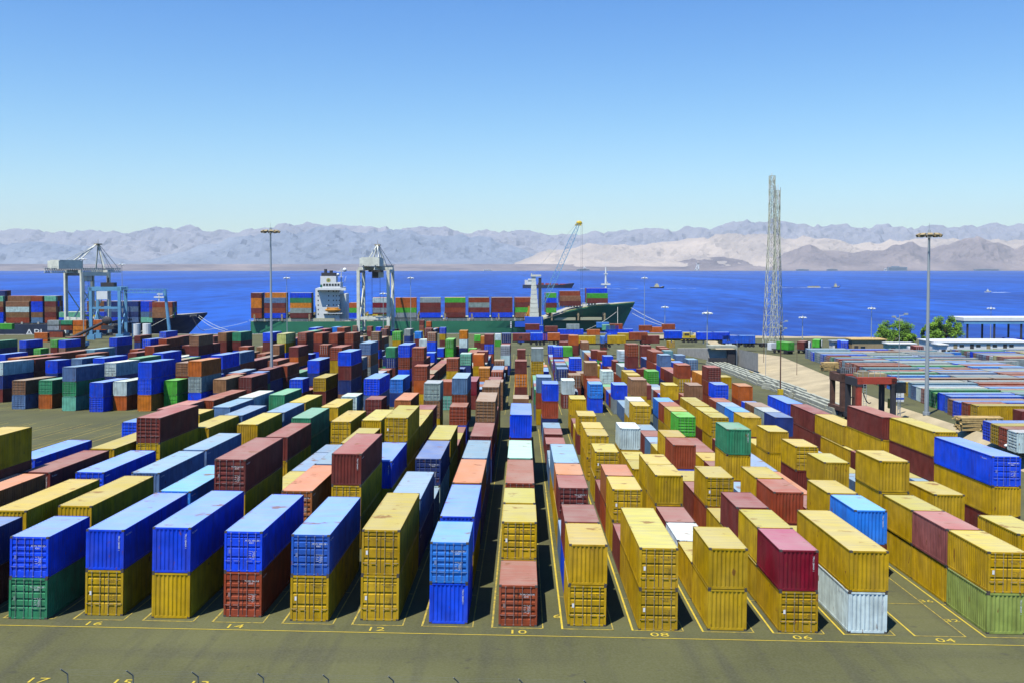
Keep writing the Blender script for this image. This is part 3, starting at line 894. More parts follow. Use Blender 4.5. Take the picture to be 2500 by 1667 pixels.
CODES=['APZU 350452 0\n      4361','APZU 380838 0\n      4361','TGHU 264418 7\n      2210','MSCU 430281 0\n      45G1','MSCU 817236 4\n      42G1','TRLU 284409 1\n      22G1']
WTS='MAX WT  30480\n           67200\nTARE     3740\n            8250\nNET     26740\n          58950\nCUBE     67.7\n          2390'
def jit(c,rnd,s=0.10,h=None):
    f=1+(rnd.random()-.5)*2*s; return tuple(max(0.002,min(0.9,v*f*(1+(rnd.random()-.5)*(s if h is None else h)))) for v in c)
def build_container(C,lod,rnd):
    L=12.192 if C['L']==4 else 6.058; H=2.896 if C['hc'] else 2.591; C['H']=H
    col=(*C['rgb'],1); door=C['face']=='d'
    root=empty('shipping_container',(0,0,0),mw=C['mw']); root['label']=C['label']; root['category']='container'; root['group']=C['group']
    def add(name,me,par):
        o=bpy.data.objects.new(name,me); COL.objects.link(o); o.parent=par; o.color=col; return o
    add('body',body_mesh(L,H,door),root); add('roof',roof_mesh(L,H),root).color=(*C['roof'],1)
    if door:
        rib=C['rib']
        for s in (-1,1):
            d=add('door',door_mesh(L,H,s,lod>0,rib),root)
            if lod==0:
                for bx in (.27,.80): add('locking_bar',bar_mesh(L,H,s,bx),d)
                lm=M_DARKL if C['c']=='Y' else M_WHITE
                if s==1:
                    t=add('lettering',text_mesh(C['code'],.155,lm),d); t.matrix_local=Matrix.Translation((.10,-L/2+.028,H-.62))@RY
                    t=add('lettering',text_mesh(WTS,.072,lm),d); t.matrix_local=Matrix.Translation((.36,-L/2+.028,H*.50))@RY
                else:
                    q=MB(); q.box(-.95,-.78,-L/2+.02,-L/2+.03,H*.45,H*.45+.26)
                    add('document_plate',q.mesh('document_plate',M_BAR if C['c']!='Y' else M_WHITE),d)
    elif lod==0 and C['c'] in 'BCgbMNLW' :
        t=add('lettering',text_mesh('TRLU 284409 1',.15,M_WHITE),root)
        t.matrix_local=Matrix.Translation((.80,-L/2-.004,H-.35))@Matrix.Rotation(math.pi/2,4,'Y')@Matrix.Rotation(math.pi/2,4,'X')@Matrix.Rotation(0,4,'Z')
        t.matrix_local=Matrix.Translation((.86,-L/2-.004,H-.35))@RY@Matrix.Rotation(-math.pi/2,4,'Z')
    if lod==0 and L>7 and C['c'] not in 'Y':
        t=add('lettering',text_mesh('TRLU 284409 1',.16,M_WHITE),root); t.matrix_local=Matrix.Translation((1.223,-L/2+.3,H-.45))@Matrix.Rotation(math.pi/2,4,'Z')@RY
        t=add('lettering',text_mesh('TRLU 284409 1',.16,M_WHITE),root); t.matrix_local=Matrix.Translation((-1.223,-L/2+2.1,H-.45))@Matrix.Rotation(-math.pi/2,4,'Z')@RY
    return root
CONT=[]   # every container of the scene
rc=random.Random(11)
def add_cont(mw,L,code,hc,group,label,**kw):
    c=code[0]; f=code[1] if len(code)>1 else 'p'
    rgb=jit(PAL[c],rc,0.15 if c=='Y' else 0.14,0.05 if c=='Y' else None)
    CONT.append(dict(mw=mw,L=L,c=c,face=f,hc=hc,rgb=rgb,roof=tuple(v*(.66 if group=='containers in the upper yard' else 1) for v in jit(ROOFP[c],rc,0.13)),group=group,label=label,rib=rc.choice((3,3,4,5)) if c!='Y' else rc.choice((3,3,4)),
        code=(CODES[3+rc.randrange(2)] if c=='Y' else CODES[rc.choice((0,1)) if c in 'BD' else rc.choice((2,5))]),
        size='long' if L==4 else 'short',**kw))
def fmat(o,ex,ey,ez): 
    return Matrix(((ex.x,ey.x,ez.x,o.x),(ex.y,ey.y,ez.y,o.y),(ex.z,ey.z,ez.z,o.z),(0,0,0,1)))
ORD=['front','2nd','3rd']+['%dth'%i for i in range(4,40)]
rows={}
for ln in YARD.strip().splitlines():
    a=ln.split(); X=float(a[0]);Y=float(a[1]); r=round(7+(X-1.219)/4.431)
    rows.setdefault(r,[]).append((Y,X,int(a[2]),a[3].split(','),a[4]))
for r in sorted(rows):
    num=17-r; lst=sorted(rows[r])
    if 4<=num<=16: nm='row behind painted %02d'%num if num%2==0 else 'row between painted %02d and %02d'%(num+1,num-1)
    else: nm='%s row %s of painted %02d'%((ORD[num-17].replace('front','1st'),'left',16) if num>16 else (ORD[3-num].replace('front','1st'),'right',4))
    for k,(Y,X,L,tiers,hcs) in enumerate(lst):
        Lm=12.192 if L==4 else 6.058; z=0
        hcs=hcs.ljust(len(tiers),'0')
        n=len(tiers)
        for ti,code in enumerate(tiers):
            hc=hcs[ti]=='1'
            o,ex,ey,ez=frame(X,Y+Lm/2); jx=(rc.random()-.5)*.05; jy=(rc.random()-.5)*.05
            mw=fmat(o+ez*z+ex*jx+ey*jy,ex,ey,ez)
            tn=('only tier' if n==1 else ('ground level' if ti==0 else ('top of stack' if ti==n-1 else ('second level' if ti==1 else 'third level'))))
            lab='%s %s container, %s, %s stack back, %s'%('long' if L==4 else 'short',CNAME[code[0]],tn,ORD[k].replace('front','first'),nm)
            add_cont(mw,L,code,hc,'containers stacked in the main yard',lab,zone='yard')
            z+=(2.896 if hc else 2.591)+.022
# ---------------------------------------------------------------- setting
def asphalt():
    m=bpy.data.materials.new('asphalt'); m.use_nodes=True; t=m.node_tree; b=t.nodes['Principled BSDF']; L=t.links.new
    tc=N(t,'ShaderNodeTexCoord')
    def noi(scale,det,sc=(1,1,1),rot=0):
        mp=N(t,'ShaderNodeMapping'); mp.inputs['Scale'].default_value=sc; mp.inputs['Rotation'].default_value=(0,0,rot); L(tc.outputs['Object'],mp.inputs['Vector'])
        n=N(t,'ShaderNodeTexNoise'); n.inputs['Scale'].default_value=scale; n.inputs['Detail'].default_value=det; L(mp.outputs[0],n.inputs['Vector']); return n.outputs['Fac']
    r=N(t,'ShaderNodeValToRGB'); r.color_ramp.elements[0].position=.3; r.color_ramp.elements[1].position=.72
    r.color_ramp.elements[0].color=(0.072,0.073,0.026,1); r.color_ramp.elements[1].color=(0.120,0.120,0.046,1); L(noi(.09,8),r.inputs[0])
    x=r.outputs[0]
    for f,p0,p1,amt,c in ((noi(.5,8,(1.6,.12,1),.1),.5,.72,.45,(0.045,0.044,0.034)),(noi(.3,7,(.15,1.4,1),.3),.55,.75,.35,(0.05,0.048,0.036)),(noi(1.3,6),.64,.74,.5,(0.04,0.038,0.03)),(noi(7,5),.35,.75,.25,(0.19,0.185,0.12))):
        mr=N(t,'ShaderNodeMapRange'); mr.inputs[1].default_value=p0; mr.inputs[2].default_value=p1; mr.inputs[4].default_value=amt; L(f,mr.inputs[0])
        mx=N(t,'ShaderNodeMix',data_type='RGBA'); L(mr.outputs[0],mx.inputs[0]); L(x,mx.inputs[6]); mx.inputs[7].default_value=(*c,1); x=mx.outputs[2]
    L(x,b.inputs['Base Color']); b.inputs['Roughness'].default_value=.9; b.inputs['Specular IOR Level'].default_value=.2
    bp=N(t,'ShaderNodeBump'); bp.inputs['Strength'].default_value=.3; bp.inputs['Distance'].default_value=.03; L(noi(12,4),bp.inputs['Height']); L(bp.outputs[0],b.inputs['Normal'])
    return m
M_ASPH=asphalt()
M_SAND=mat('sand',(0.44,0.36,0.21),0.95,var=0.3,vs=0.15,bump=0.5,bs=0.5)
def quay_y(x): return 555+0.07*x
def grid(name,xs,ys,fz,material,fxy=None):
    vs=[];fs=[]
    for j,y in enumerate(ys):
        for i,x in enumerate(xs):
            a,b=(x,y) if fxy is None else fxy(x,y)
            vs.append((a,b,fz(a,b)))
    nx=len(xs)
    for j in range(len(ys)-1):
        for i in range(nx-1): k=j*nx+i; fs.append((k,k+1,k+nx+1,k+nx))
    me=bpy.data.meshes.new(name); me.from_pydata(vs,[],fs); me.materials.append(material)
    o=bpy.data.objects.new(name,me); COL.objects.link(o); return o
def frange(a,b,n): return [a+(b-a)*i/n for i in range(n+1)]
def foot(y): return lerp(((60,66),(175,62.5),(200,61),(330,71),(420,85),(575,104)),y)
def top(y): return foot(y)+lerp(((60,3),(150,4),(175,5.5),(215,11),(320,16),(360,6),(420,3),(540,3)),y)
# main yard
yd=grid('main_yard',frange(0,1,40),frange(-30,1,1) and frange(-20,575,120),lambda x,y:0,M_ASPH,lambda u,y:(-460+(foot(y)+460)*u, y))
for v in yd.data.vertices:
    y=v.co.y; q=quay_y(v.co.x)
    if y>q: v.co.y=q
    v.co.z=gz(v.co.x,v.co.y)
struct(yd)
qw=MB()
for i in range(52):
    x0=-460+i*11; x1=x0+11
    if x1>112: break
    a=Vector((x0,quay_y(x0),gz(x0,quay_y(x0)))); b=Vector((x1,quay_y(x1),gz(x1,quay_y(x1))))
    qw.face([a,b,(b.x,b.y,-4),(a.x,a.y,-4)])
    qw.box(x0,x1,quay_y(x0)-1.2,quay_y(x0)-.2,a.z-.1,a.z+.3)
struct(qw.obj('quay_wall',M_CONC))
# slope and raised yard on the right
ys=frange(60,560,100)
ms=MB()
for a,b in zip(ys,ys[1:]):
    for k in range(6):
        def P(y,u):
            f,tp=foot(y),top(y); x=f+(tp-f)*u; z0=gz(f,y); z1=rz(y); s=u*u*(3-2*u)*.4+u*.6
            return Vector((x,y,z0+(z1-z0)*s+(noise.noise(Vector((x*.3,y*.3,0)))*.35 if 0<u<1 else 0)))
        ms.face([P(a,k/6),P(a,(k+1)/6),P(b,(k+1)/6),P(b,k/6)])
struct(ms.obj('embankment',M_SAND,smooth=True))
def shore(x): return lerp(((60,556),(100,556),(150,540),(220,520),(300,505),(460,480)),x)
ry=grid('upper_yard',frange(0,1,30),frange(60,1,1) and frange(60,480,60),lambda x,y:0,M_ASPH,lambda u,y:(top(y)+(460-top(y))*u,y))
for v in ry.data.vertices:
    v.co.z=rz(v.co.y)+.0
struct(ry)
sh=grid('shore',frange(60,480,42),frange(0,1,8),lambda x,y:0,M_SAND,lambda x,u:(x,470+(shore(x)-470)*u))
for k,v in enumerate(sh.data.vertices):
    u=(k//43)/8; v.co.z=(rz(470)-.05)*(1-u)+1.2*u+noise.noise(v.co*.08)*.9*(u*(1-u)*4)-(3.5 if u>=1 else 0)
struct(sh)
# sea
def sea_mat():
    m=bpy.data.materials.new('sea_water'); m.use_nodes=True; t=m.node_tree; b=t.nodes['Principled BSDF']; L=t.links.new
    tc=N(t,'ShaderNodeTexCoord')
    def noi(scale,det,sc):
        mp=N(t,'ShaderNodeMapping'); mp.inputs['Scale'].default_value=sc; L(tc.outputs['Object'],mp.inputs['Vector'])
        n=N(t,'ShaderNodeTexNoise'); n.inputs['Scale'].default_value=scale; n.inputs['Detail'].default_value=det; L(mp.outputs[0],n.inputs['Vector']); return n.outputs['Fac']
    r=N(t,'ShaderNodeValToRGB'); r.color_ramp.elements[0].position=.35; r.color_ramp.elements[1].position=.68
    r.color_ramp.elements[0].color=(0.001,0.024,0.21,1); r.color_ramp.elements[1].color=(0.003,0.078,0.44,1)
    a=N(t,'ShaderNodeMath',operation='ADD'); L(noi(.045,10,(1,.3,1)),a.inputs[0]); mu=N(t,'ShaderNodeMath',operation='MULTIPLY_ADD'); mu.inputs[1].default_value=1.0; mu.inputs[2].default_value=-.5
    L(noi(.0035,6,(1,.12,1)),mu.inputs[0]); L(mu.outputs[0],a.inputs[1]); L(a.outputs[0],r.inputs[0]); L(r.outputs[0],b.inputs['Base Color'])
    b.inputs['Roughness'].default_value=.4; b.inputs['Specular IOR Level'].default_value=.15
    bp=N(t,'ShaderNodeBump'); bp.inputs['Strength'].default_value=.8; bp.inputs['Distance'].default_value=1.0; L(noi(.11,8,(1,.6,1)),bp.inputs['Height']); L(bp.outputs[0],b.inputs['Normal'])
    return m
sea=MB(); sea.face([(-9000,380,0),(9000,380,0),(9000,11300,0),(-9000,11300,0)])
struct(sea.obj('sea',sea_mat()))
# mountains beyond the gulf
def mountain_mat(name,c1,c2):
    m=mat(name,c1,1.0,var=0.3,vs=0.0011,spec=0.0,col2=c2,bump=.8,bs=0.004); 
    for n in m.node_tree.nodes:
        if n.type=='BUMP': n.inputs['Distance'].default_value=60
    return m
def mrange(name,prof,Y0,Yd,material,seed,amp,steep=1.0):
    pr=[(x*2500/2352,y*2500/2352) for x,y in prof]
    nx=640; nv=56; xa,xb=-1900,4400; vs=[];fs=[]
    for j in range(nv+1):
        v=j/nv; y=Y0+(Yd-Y0)*v
        for i in range(nx+1):
            p=xa+(xb-xa)*i/nx; X=(p-1250)/F*Yd
            top_=HC+(653.7-lerp(pr,p))*Yd/F
            s=(v/.72) if v<.72 else 1-(v-.72)/.28*.5
            n1=noise.fractal(Vector((X*.0010+seed,y*.0010,seed)),0.9,2.1,5); n2=min(1.3,2.2*abs(noise.fractal(Vector((X*.0016+y*.0004+seed*3,y*.0011,seed+9)),0.75,2.15,6)))
            h=top_*(s**steep)*(1-.36*n2*amp*(1-abs(2*min(s,1)-1)*.4)*min(1,1.6-s))+n1*top_*.16*amp*s*(1.25-s)*2
            if v==0: h=-30
            vs.append((X*(0.93+.07*v),y,max(h,-30 if v<.02 else 4*s*20)))
    for j in range(nv):
        for i in range(nx): k=j*(nx+1)+i; fs.append((k,k+1,k+nx+2,k+nx+1))
    me=bpy.data.meshes.new(name); me.from_pydata(vs,[],fs); me.materials.append(material)
    o=bpy.data.objects.new(name,me); COL.objects.link(o); return struct(o)
M_MT1=mountain_mat('far_hazed_rock',(0.28,0.27,0.28),(0.20,0.205,0.24)); M_MT2=mountain_mat('mid_hazed_rock',(0.22,0.24,0.28),(0.145,0.17,0.22)); M_MT3=mountain_mat('dark_rock',(0.27,0.22,0.20),(0.10,0.085,0.10)); M_MT4=mountain_mat('sand_rock',(0.46,0.38,0.30),(0.29,0.25,0.22))  # blue haze is painted into the far and mid rock colours
FAR=[(-1800,540),(-600,520),(-200,527),(0,530),(100,532),(200,530),(340,529),(400,524),(455,521),(520,527),(560,531),(620,522),(690,515),(780,519),(900,521),(1000,523),(1090,528),(1200,533),(1320,534),(1400,534),(1500,528),(1580,524),(1650,519),(1690,508),(1750,505),(1830,511),(1890,517),(1930,525),(2000,519),(2100,519),(2200,517),(2290,514),(2352,514),(2700,520),(4100,530)]
MID=[(-1800,600),(-300,585),(0,560),(120,556),(230,566),(330,600),(400,588),(470,570),(560,540),(640,528),(760,529),(880,531),(980,534),(1060,541),(1130,552),(1200,575),(1290,608),(1400,616),(4100,618)]
SAN=[(-1800,622),(1110,621),(1150,614),(1200,598),(1250,578),(1310,566),(1400,559),(1450,566),(1500,556),(1580,545),(1660,540),(1760,545),(1850,548),(1950,552),(2100,553),(2300,548),(2500,550),(4100,560)]
DRK=[(-1800,622),(1440,620),(1520,607),(1590,593),(1650,590),(1720,598),(1760,592),(1800,575),(1855,561),(1910,575),(1950,583),(2000,572),(2045,556),(2080,553),(2130,564),(2170,559),(2230,544),(2265,553),(2310,566),(2352,558),(2450,548),(2700,556),(4100,570)]
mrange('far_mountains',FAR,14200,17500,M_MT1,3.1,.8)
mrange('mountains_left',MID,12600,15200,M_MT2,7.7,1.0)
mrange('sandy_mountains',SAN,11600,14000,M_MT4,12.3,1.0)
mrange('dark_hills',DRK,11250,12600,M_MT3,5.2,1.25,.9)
cp=MB(); cp.face([(-14000,11150,1.5),(14000,11150,1.5),(14000,12700,18),(-14000,12700,18)]); struct(cp.obj('coastal_plain',M_SAND))
# painted markings
mk=MB()
def strip(X0,Y0,X1,Y1,w=.1):
    n=max(1,int(math.hypot(X1-X0,Y1-Y0)/8)); d=Vector((X1-X0,Y1-Y0)).normalized(); q=Vector((-d.y,d.x))*w/2
    for k in range(n):
        a=Vector((X0,Y0)).lerp(Vector((X1,Y1)),k/n); b=Vector((X0,Y0)).lerp(Vector((X1,Y1)),(k+1)/n)
        mk.face([y2w(*(a-q),.018),y2w(*(b-q),.018),y2w(*(b+q),.018),y2w(*(a+q),.018)])

for i in range(-16,17):
    X=(i-7)*4.431
    for a,b in ((-.55,94),) if i<10 or i>13 else ((-.55,94),): 
        strip(X-.38,a,X-.38,b,.12); strip(X+2.82,a,X+2.82,b,.08)
    strip(X-.38,-.5,X+2.85,-.5,.10)
    for k in range(1,15): strip(X-.38,k*6.3-.1,X+2.82,k*6.3-.1,.08)
    strip(X-.38,113.2,X-.38,300,.12); strip(X+2.82,113.2,X+2.82,300,.07); strip(X-.38,113.3,X+2.82,113.3,.1)
struct(mk.obj('yard_markings',M_YEL)); mk=MB(); strip(-70,-1.9,60,-1.9,.085)
for i in range(8,17): X=(i-7)*4.431; strip(X-.38,-.55,X-.38,40,.12)
for v in range(len(mk.v)): mk.v[v]=(mk.v[v][0],mk.v[v][1],mk.v[v][2]+.004)
struct(mk.obj('bright_markings',M_LINE))
me_num=M_LINE
def ground_text(body,X,Y,size,rot=0.0,sx=1.25):
    me=text_mesh(body,size,M_LINE,'CENTER').copy(); o=bpy.data.objects.new('painted_number',me); COL.objects.link(o)
    p,ex,ey,ez=frame(X,Y); o.matrix_world=fmat(p+ez*.024,ex,ey,ez)@Matrix.Rotation(rot,4,'Z')@Matrix.Diagonal((sx,1,1,1)); struct(o)
for i,s in ((-1,'18'),(1,'16'),(3,'14'),(5,'12'),(7,'10'),(9,'08'),(11,'06'),(13,'04')): ground_text(s,(i-7)*4.431+1.22,-1.58,1.0)
ground_text('6',2.2+1.6,1.6,1.0); ground_text('36',(13-7)*4.431+3.3,6.6,.8); ground_text('32',(13-7)*4.431+3.3,2.4,.8)
for k,(x,y) in enumerate(((110,1668),(315,1668),(500,1668))):
    q=pxz(x,y,15.8); ground_text(('17','15','13')[k],q.x+.9,q.y-63.9,1.0)
# ---------------------------------------------------------------- high mast lights and poles
def high_mast(base,H,r,nl,label,group='floodlight masts',ring=1.9,yel=False):
    e=empty('floodlight_mast',base,0,label,'floodlight',group)
    m=MB(); m.cyl((0,0,0),(0,0,H),r,r*.5,10); m.cyl((0,0,0),(0,0,.5),r*1.6,r*1.6,10); m.obj('pole',M_STEEL,e)
    m=MB()
    for k in range(24):
        a=k*math.pi/12; b=a+math.pi/12; m.cyl((ring*math.cos(a),ring*math.sin(a),H-.3),(ring*math.cos(b),ring*math.sin(b),H-.3),.07,n=5,cap=False)
    for k in range(6):
        a=k*math.pi/3; m.cyl((0,0,H),(ring*math.cos(a),ring*math.sin(a),H-.3),.06,n=5)
    m.cyl((0,0,H-.8),(0,0,H+.5),.35,.2,8); m.cyl((0,0,H+.4),(0,0,H+1.6),.03,n=4); m.obj('head_frame',M_STEEL,e)
    for k in range(nl):
        a=2*math.pi*k/nl; q=MB(); T=Matrix.Translation((ring*1.12*math.cos(a),ring*1.12*math.sin(a),H-.35))@Matrix.Rotation(a,4,'Z')@Matrix.Rotation(.5,4,'Y')
        q.box(-.32,.32,-.38,.38,-.22,.2,0,T); q.obj('lamp',M_TAN if yel else M_WH,e)
    return e
high_mast((-53.3,220,gz(-53.3,220)),35.5,.34,10,'tall grey floodlight mast standing among the stacks left of the middle',ring=1.6,yel=True)
high_mast((67.8,162,rz(162)),29.6,.36,10,'tallest floodlight mast at right, rising from the edge of the upper yard',ring=1.5,yel=True)
for x,yt,yb,Y,lab in ((701,678,815,515,'floodlight mast in front of the stern stacks of the green ship'),(1003,678,812,522,'floodlight mast right of the white quay crane'),
    (1573,678,800,540,'floodlight mast just right of the green ship bow'),(1623,749,822,470,'short floodlight mast by the mooring lines'),(1726,763,890,330,'floodlight mast behind the underpass wall'),
    (1959,774,828,440,'small floodlight mast near the shore, right of the lattice towers'),(2127,752,828,450,'floodlight mast left of the first tree'),(2418,752,838,450,'floodlight mast behind the canopy roof'),(936,716,812,500,'thin floodlight mast right of the ship bridge'),(300,645,815,490,'slim floodlight mast behind the blue crane'),(205,632,840,430,'slim floodlight mast in front of the left quay crane')):
    p=px(x,yb,Y); q=px(x,yt,Y); H=q.z-p.z; zb=p.z
    if x<1750: zb=min(zb,gz(p.x,min(Y,515))); H=q.z-zb
    high_mast((p.x,Y,zb),H,.22,6,lab,ring=1.3)
def pole(x,yt,yb,Y,label,arms=0,foot=False,r=.12,group='slim poles along the embankment'):
    p=px(x,yb,Y); q=px(x,yt,Y); e=empty('pole',p,0,label,'pole',group); H=q.z-p.z
    m=MB(); m.cyl((0,0,-.5),(0,0,H),r,r*.6,8); m.obj('mast',M_BROWN if foot else M_STEEL,e)
    if foot: m=MB(); m.box(-.5,.5,-.5,.5,-.6,1.1); m.obj('footing',M_YP,e)
    for k in range(arms):
        m=MB(); a=k*2.2; m.cyl((0,0,H-.3-k*.6),(1.3*math.cos(a),1.3*math.sin(a),H-k*.5),.05,n=5); m.box(1.1*math.cos(a)-.3,1.1*math.cos(a)+.3,1.1*math.sin(a)-.25,1.1*math.sin(a)+.25,H-k*.5-.1,H-k*.5+.2); m.obj('lamp_arm',M_STEEL,e)
pole(1905,785,962,208,'pole with a cluster of lamps and yellow foot beside the concrete blocks',4,True,.16)
pole(1864,742,912,300,'thin pole left of the lattice towers',0,True,.08); pole(1869,800,932,262,'thinner pole at the foot of the slope',0,False,.07)
pole(1945,858,938,252,'short pole on a yellow block at the slope foot',0,True,.08); pole(2193,768,1006,172,'tall thin white pole left of the big right floodlight mast',3,False,.09)
pole(1322,705,812,500,'thin white pole beside the harbour crane'); pole(1799,835,908,290,'short thin pole before the wing wall')
# ---------------------------------------------------------------- lattice towers
def lattice(base,H,wb,wt,mb,n,r=.09):
    lv=[]
    for k in range(n+1):
        t=k/n; w=(wb+(wt-wb)*min(1,t/.75))/2; lv.append([base+Vector((sx*w,sy*w,H*t)) for sx,sy in ((-1,-1),(1,-1),(1,1),(-1,1))])
    for a,b in zip(lv,lv[1:]):
        for i in range(4):
            j=(i+1)%4; mb.cyl(a[i],b[i],r*1.5,n=5,cap=False); mb.cyl(a[i],b[j],r,n=4,cap=False); mb.cyl(a[j],b[i],r,n=4,cap=False); mb.cyl(b[i],b[j],r,n=4,cap=False)
    return lv
def tower(x,yb,yt,Y,wb,wt,label,n,seed):
    p=px(x,yb,Y); H=px(x,yt,Y).z-p.z; e=empty('lattice_tower',p,0,label,'radio mast','lattice towers by the shore')
    m=MB(); lattice(Vector((0,0,0)),H,wb,wt,m,n,.085); m.obj('frame',mat('lattice_steel%d'%seed,(0.52,0.53,0.38),.6,var=.25,vs=.5),e)
    m=MB(); m.box(-wb*.7,wb*.7,-wb*.7,wb*.7,-3,.1); m.obj('footing',M_CONC,e)
    rn=random.Random(seed)
    for k in range(26):
        a=rn.random()*6.28; z=H*(.72+.28*rn.random()); q=MB(); w=wt/2+.25; q.cyl((w*math.cos(a),w*math.sin(a),z),(w*math.cos(a),w*math.sin(a),z+2.2),.12,n=5); q.cyl((0,0,z+1),(w*math.cos(a),w*math.sin(a),z+1),.05,n=4); q.obj('antenna',M_WH if k%3 else M_STEEL,e)
    q=MB(); 
    for k in range(10): q.cyl((0,.3,H*.1*k),(0,.3,H*.1*(k+1)),.05,n=4)
    q.obj('ladder',M_STEEL,e)
tower(1881,856,430,385,5.2,1.9,'taller pale lattice radio tower with antennas near its top',15,1)
tower(1895,856,466,398,4.6,1.6,'slightly shorter lattice tower close behind the taller one',14,2)
# ---------------------------------------------------------------- ship to shore cranes
def sts(base,rot,label,mt,s=1.0,gx=15,gy=15,H=28,apex=40,out=34):
    e=empty('quay_crane',base,rot,label,'crane','quay cranes')
    def part(name,f,mm=None):
        m=MB(); f(m); return m.obj(name,mm or mt,e)
    for sx in (-1,1):
        for sy in (-1,1):
            part('leg',lambda m: m.box(sx*gx/2-.8,sx*gx/2+.8,sy*gy/2-.75,sy*gy/2+.75,1.5,H))
            part('bogie',lambda m: [m.cyl((sx*gx/2-2+k*1.3,sy*gy/2-.4,.7),(sx*gx/2-2+k*1.3,sy*gy/2+.4,.7),.55,n=10) for k in range(4)]+[m.box(sx*gx/2-2.4,sx*gx/2+2.4,sy*gy/2-.5,sy*gy/2+.5,1.1,1.8)],M_DK)
        part('side_brace',lambda m: (m.cyl((sx*gx/2,-gy/2,3),(sx*gx/2,gy/2,H-8),.35,n=8),m.cyl((sx*gx/2,gy/2,3),(sx*gx/2,-gy/2,H-8),.3,n=8)))
        def gird(m):
            m.box(sx*3.1-.35,sx*3.1+.35,-gy/2-14,gy/2+out,H,H+.55); m.box(sx*3.1-.25,sx*3.1+.25,-gy/2-14,gy/2+out,H+2.1,H+2.5)
            for k in range(32):
                y=-gy/2-14+k*(gy+14+out)/32; y2=y+(gy+14+out)/64; y3=y+(gy+14+out)/32; m.cyl((sx*3.1,y,H+.4),(sx*3.1,y2,H+2.2),.14,n=4,cap=False); m.cyl((sx*3.1,y2,H+2.2),(sx*3.1,y3,H+.4),.14,n=4,cap=False)
        part('girder',gird)
        part('top_beam',lambda m: m.box(sx*gx/2-.6,sx*gx/2+.6,-gy/2,gy/2,H-1.6,H+.2))
    for sy in (-1,1):
        part('cross_beam',lambda m: m.box(-gx/2,gx/2,sy*gy/2-.6,sy*gy/2+.6,H-.2,H+1.4)); part('portal_beam',lambda m: m.box(-gx/2,gx/2,sy*gy/2-.5,sy*gy/2+.5,8.5,10))
    part('machinery_house',lambda m: (m.box(-5.2,5.2,-gy/2-11,-gy/2+2,H+2,H+6.2),m.box(-4.4,4.4,-gy/2-10,-gy/2+1,H+6.2,H+6.6)),M_OFFW)
    for sx in (-1,1): part('a_frame_leg',lambda m: (m.cyl((sx*4,gy/2,H+2),(0,gy/2-1,apex),.45,.3,8),m.cyl((sx*3,-gy/2,H+5),(0,gy/2-2,apex),.32,n=8)))
    part('apex_platform',lambda m: (m.box(-1.5,1.5,gy/2-2.5,gy/2+.5,apex-.3,apex+.3),m.cyl((0,gy/2-1,apex),(0,gy/2-1,apex+2.4),.1,n=5)),M_TAN)
    part('forestay',lambda m: [m.cyl((sx*.6,gy/2-1,apex),(sx*3,gy/2+y,H+2),.16,n=5) for sx in (-1,1) for y in (out*.35,out*.9)],M_STEEL)
    part('backstay',lambda m: [m.cyl((sx*.6,gy/2-1,apex),(sx*3,-gy/2-12,H+2),.16,n=5) for sx in (-1,1)],M_STEEL)
    part('trolley',lambda m: (m.box(-3.6,3.6,-2,4,H-1.2,H-.2),m.box(-1.8,1.8,-1,2,H-4.5,H-1.2)),M_DK); part('cabin',lambda m: m.box(1.9,4.4,-3,0,H-4.2,H-1.2),M_WH)
    part('rope',lambda m: [m.cyl((sx*2.2,y,H-1),(sx*2.2,y,11),.06,n=4) for sx in (-1,1) for y in (0,2)],M_DK)
    part('spreader',lambda m: m.box(-6,6,.2,2.2,10.2,11),M_YP)
    part('stair_tower',lambda m: [ (m.box(-gx/2-2.4,-gx/2-.8,gy/2-3,gy/2-1.4,z,z+.15),m.cyl((-gx/2-2.4,gy/2-3,z),(-gx/2-.8,gy/2-1.4,z+3),.07,n=4),m.cyl((-gx/2-2.4,gy/2-3,z),(-gx/2-2.4,gy/2-3,z+3),.07,n=4)) for z in range(2,int(H),3)],M_STEEL)
    part('walkway_rail',lambda m: [m.cyl((sx*4.1,-gy/2-14+k*3,H+2),(sx*4.1,-gy/2-14+k*3,H+3.1),.06,n=4) for k in range(int((gy+14+out)/3)+1) for sx in (-1,1)]+[m.cyl((sx*4.1,-gy/2-14,H+3.1),(sx*4.1,gy/2+out,H+3.1),.06,n=4) for sx in (-1,1)],M_STEEL)
    return e
pb=px(918,815,537); sts((pb.x,537,gz(pb.x,537)),-.04,'off-white quay crane standing over the middle of the green ship',M_OFFW,H=35.5-.5,apex=48.5,gx=16)
pb=px(215,815,520); sts((pb.x,520,gz(pb.x,520)),-.62,'off-white quay crane over the left ship, its boom seen from the side',M_OFFW,gx=15,H=33,apex=48,out=10)
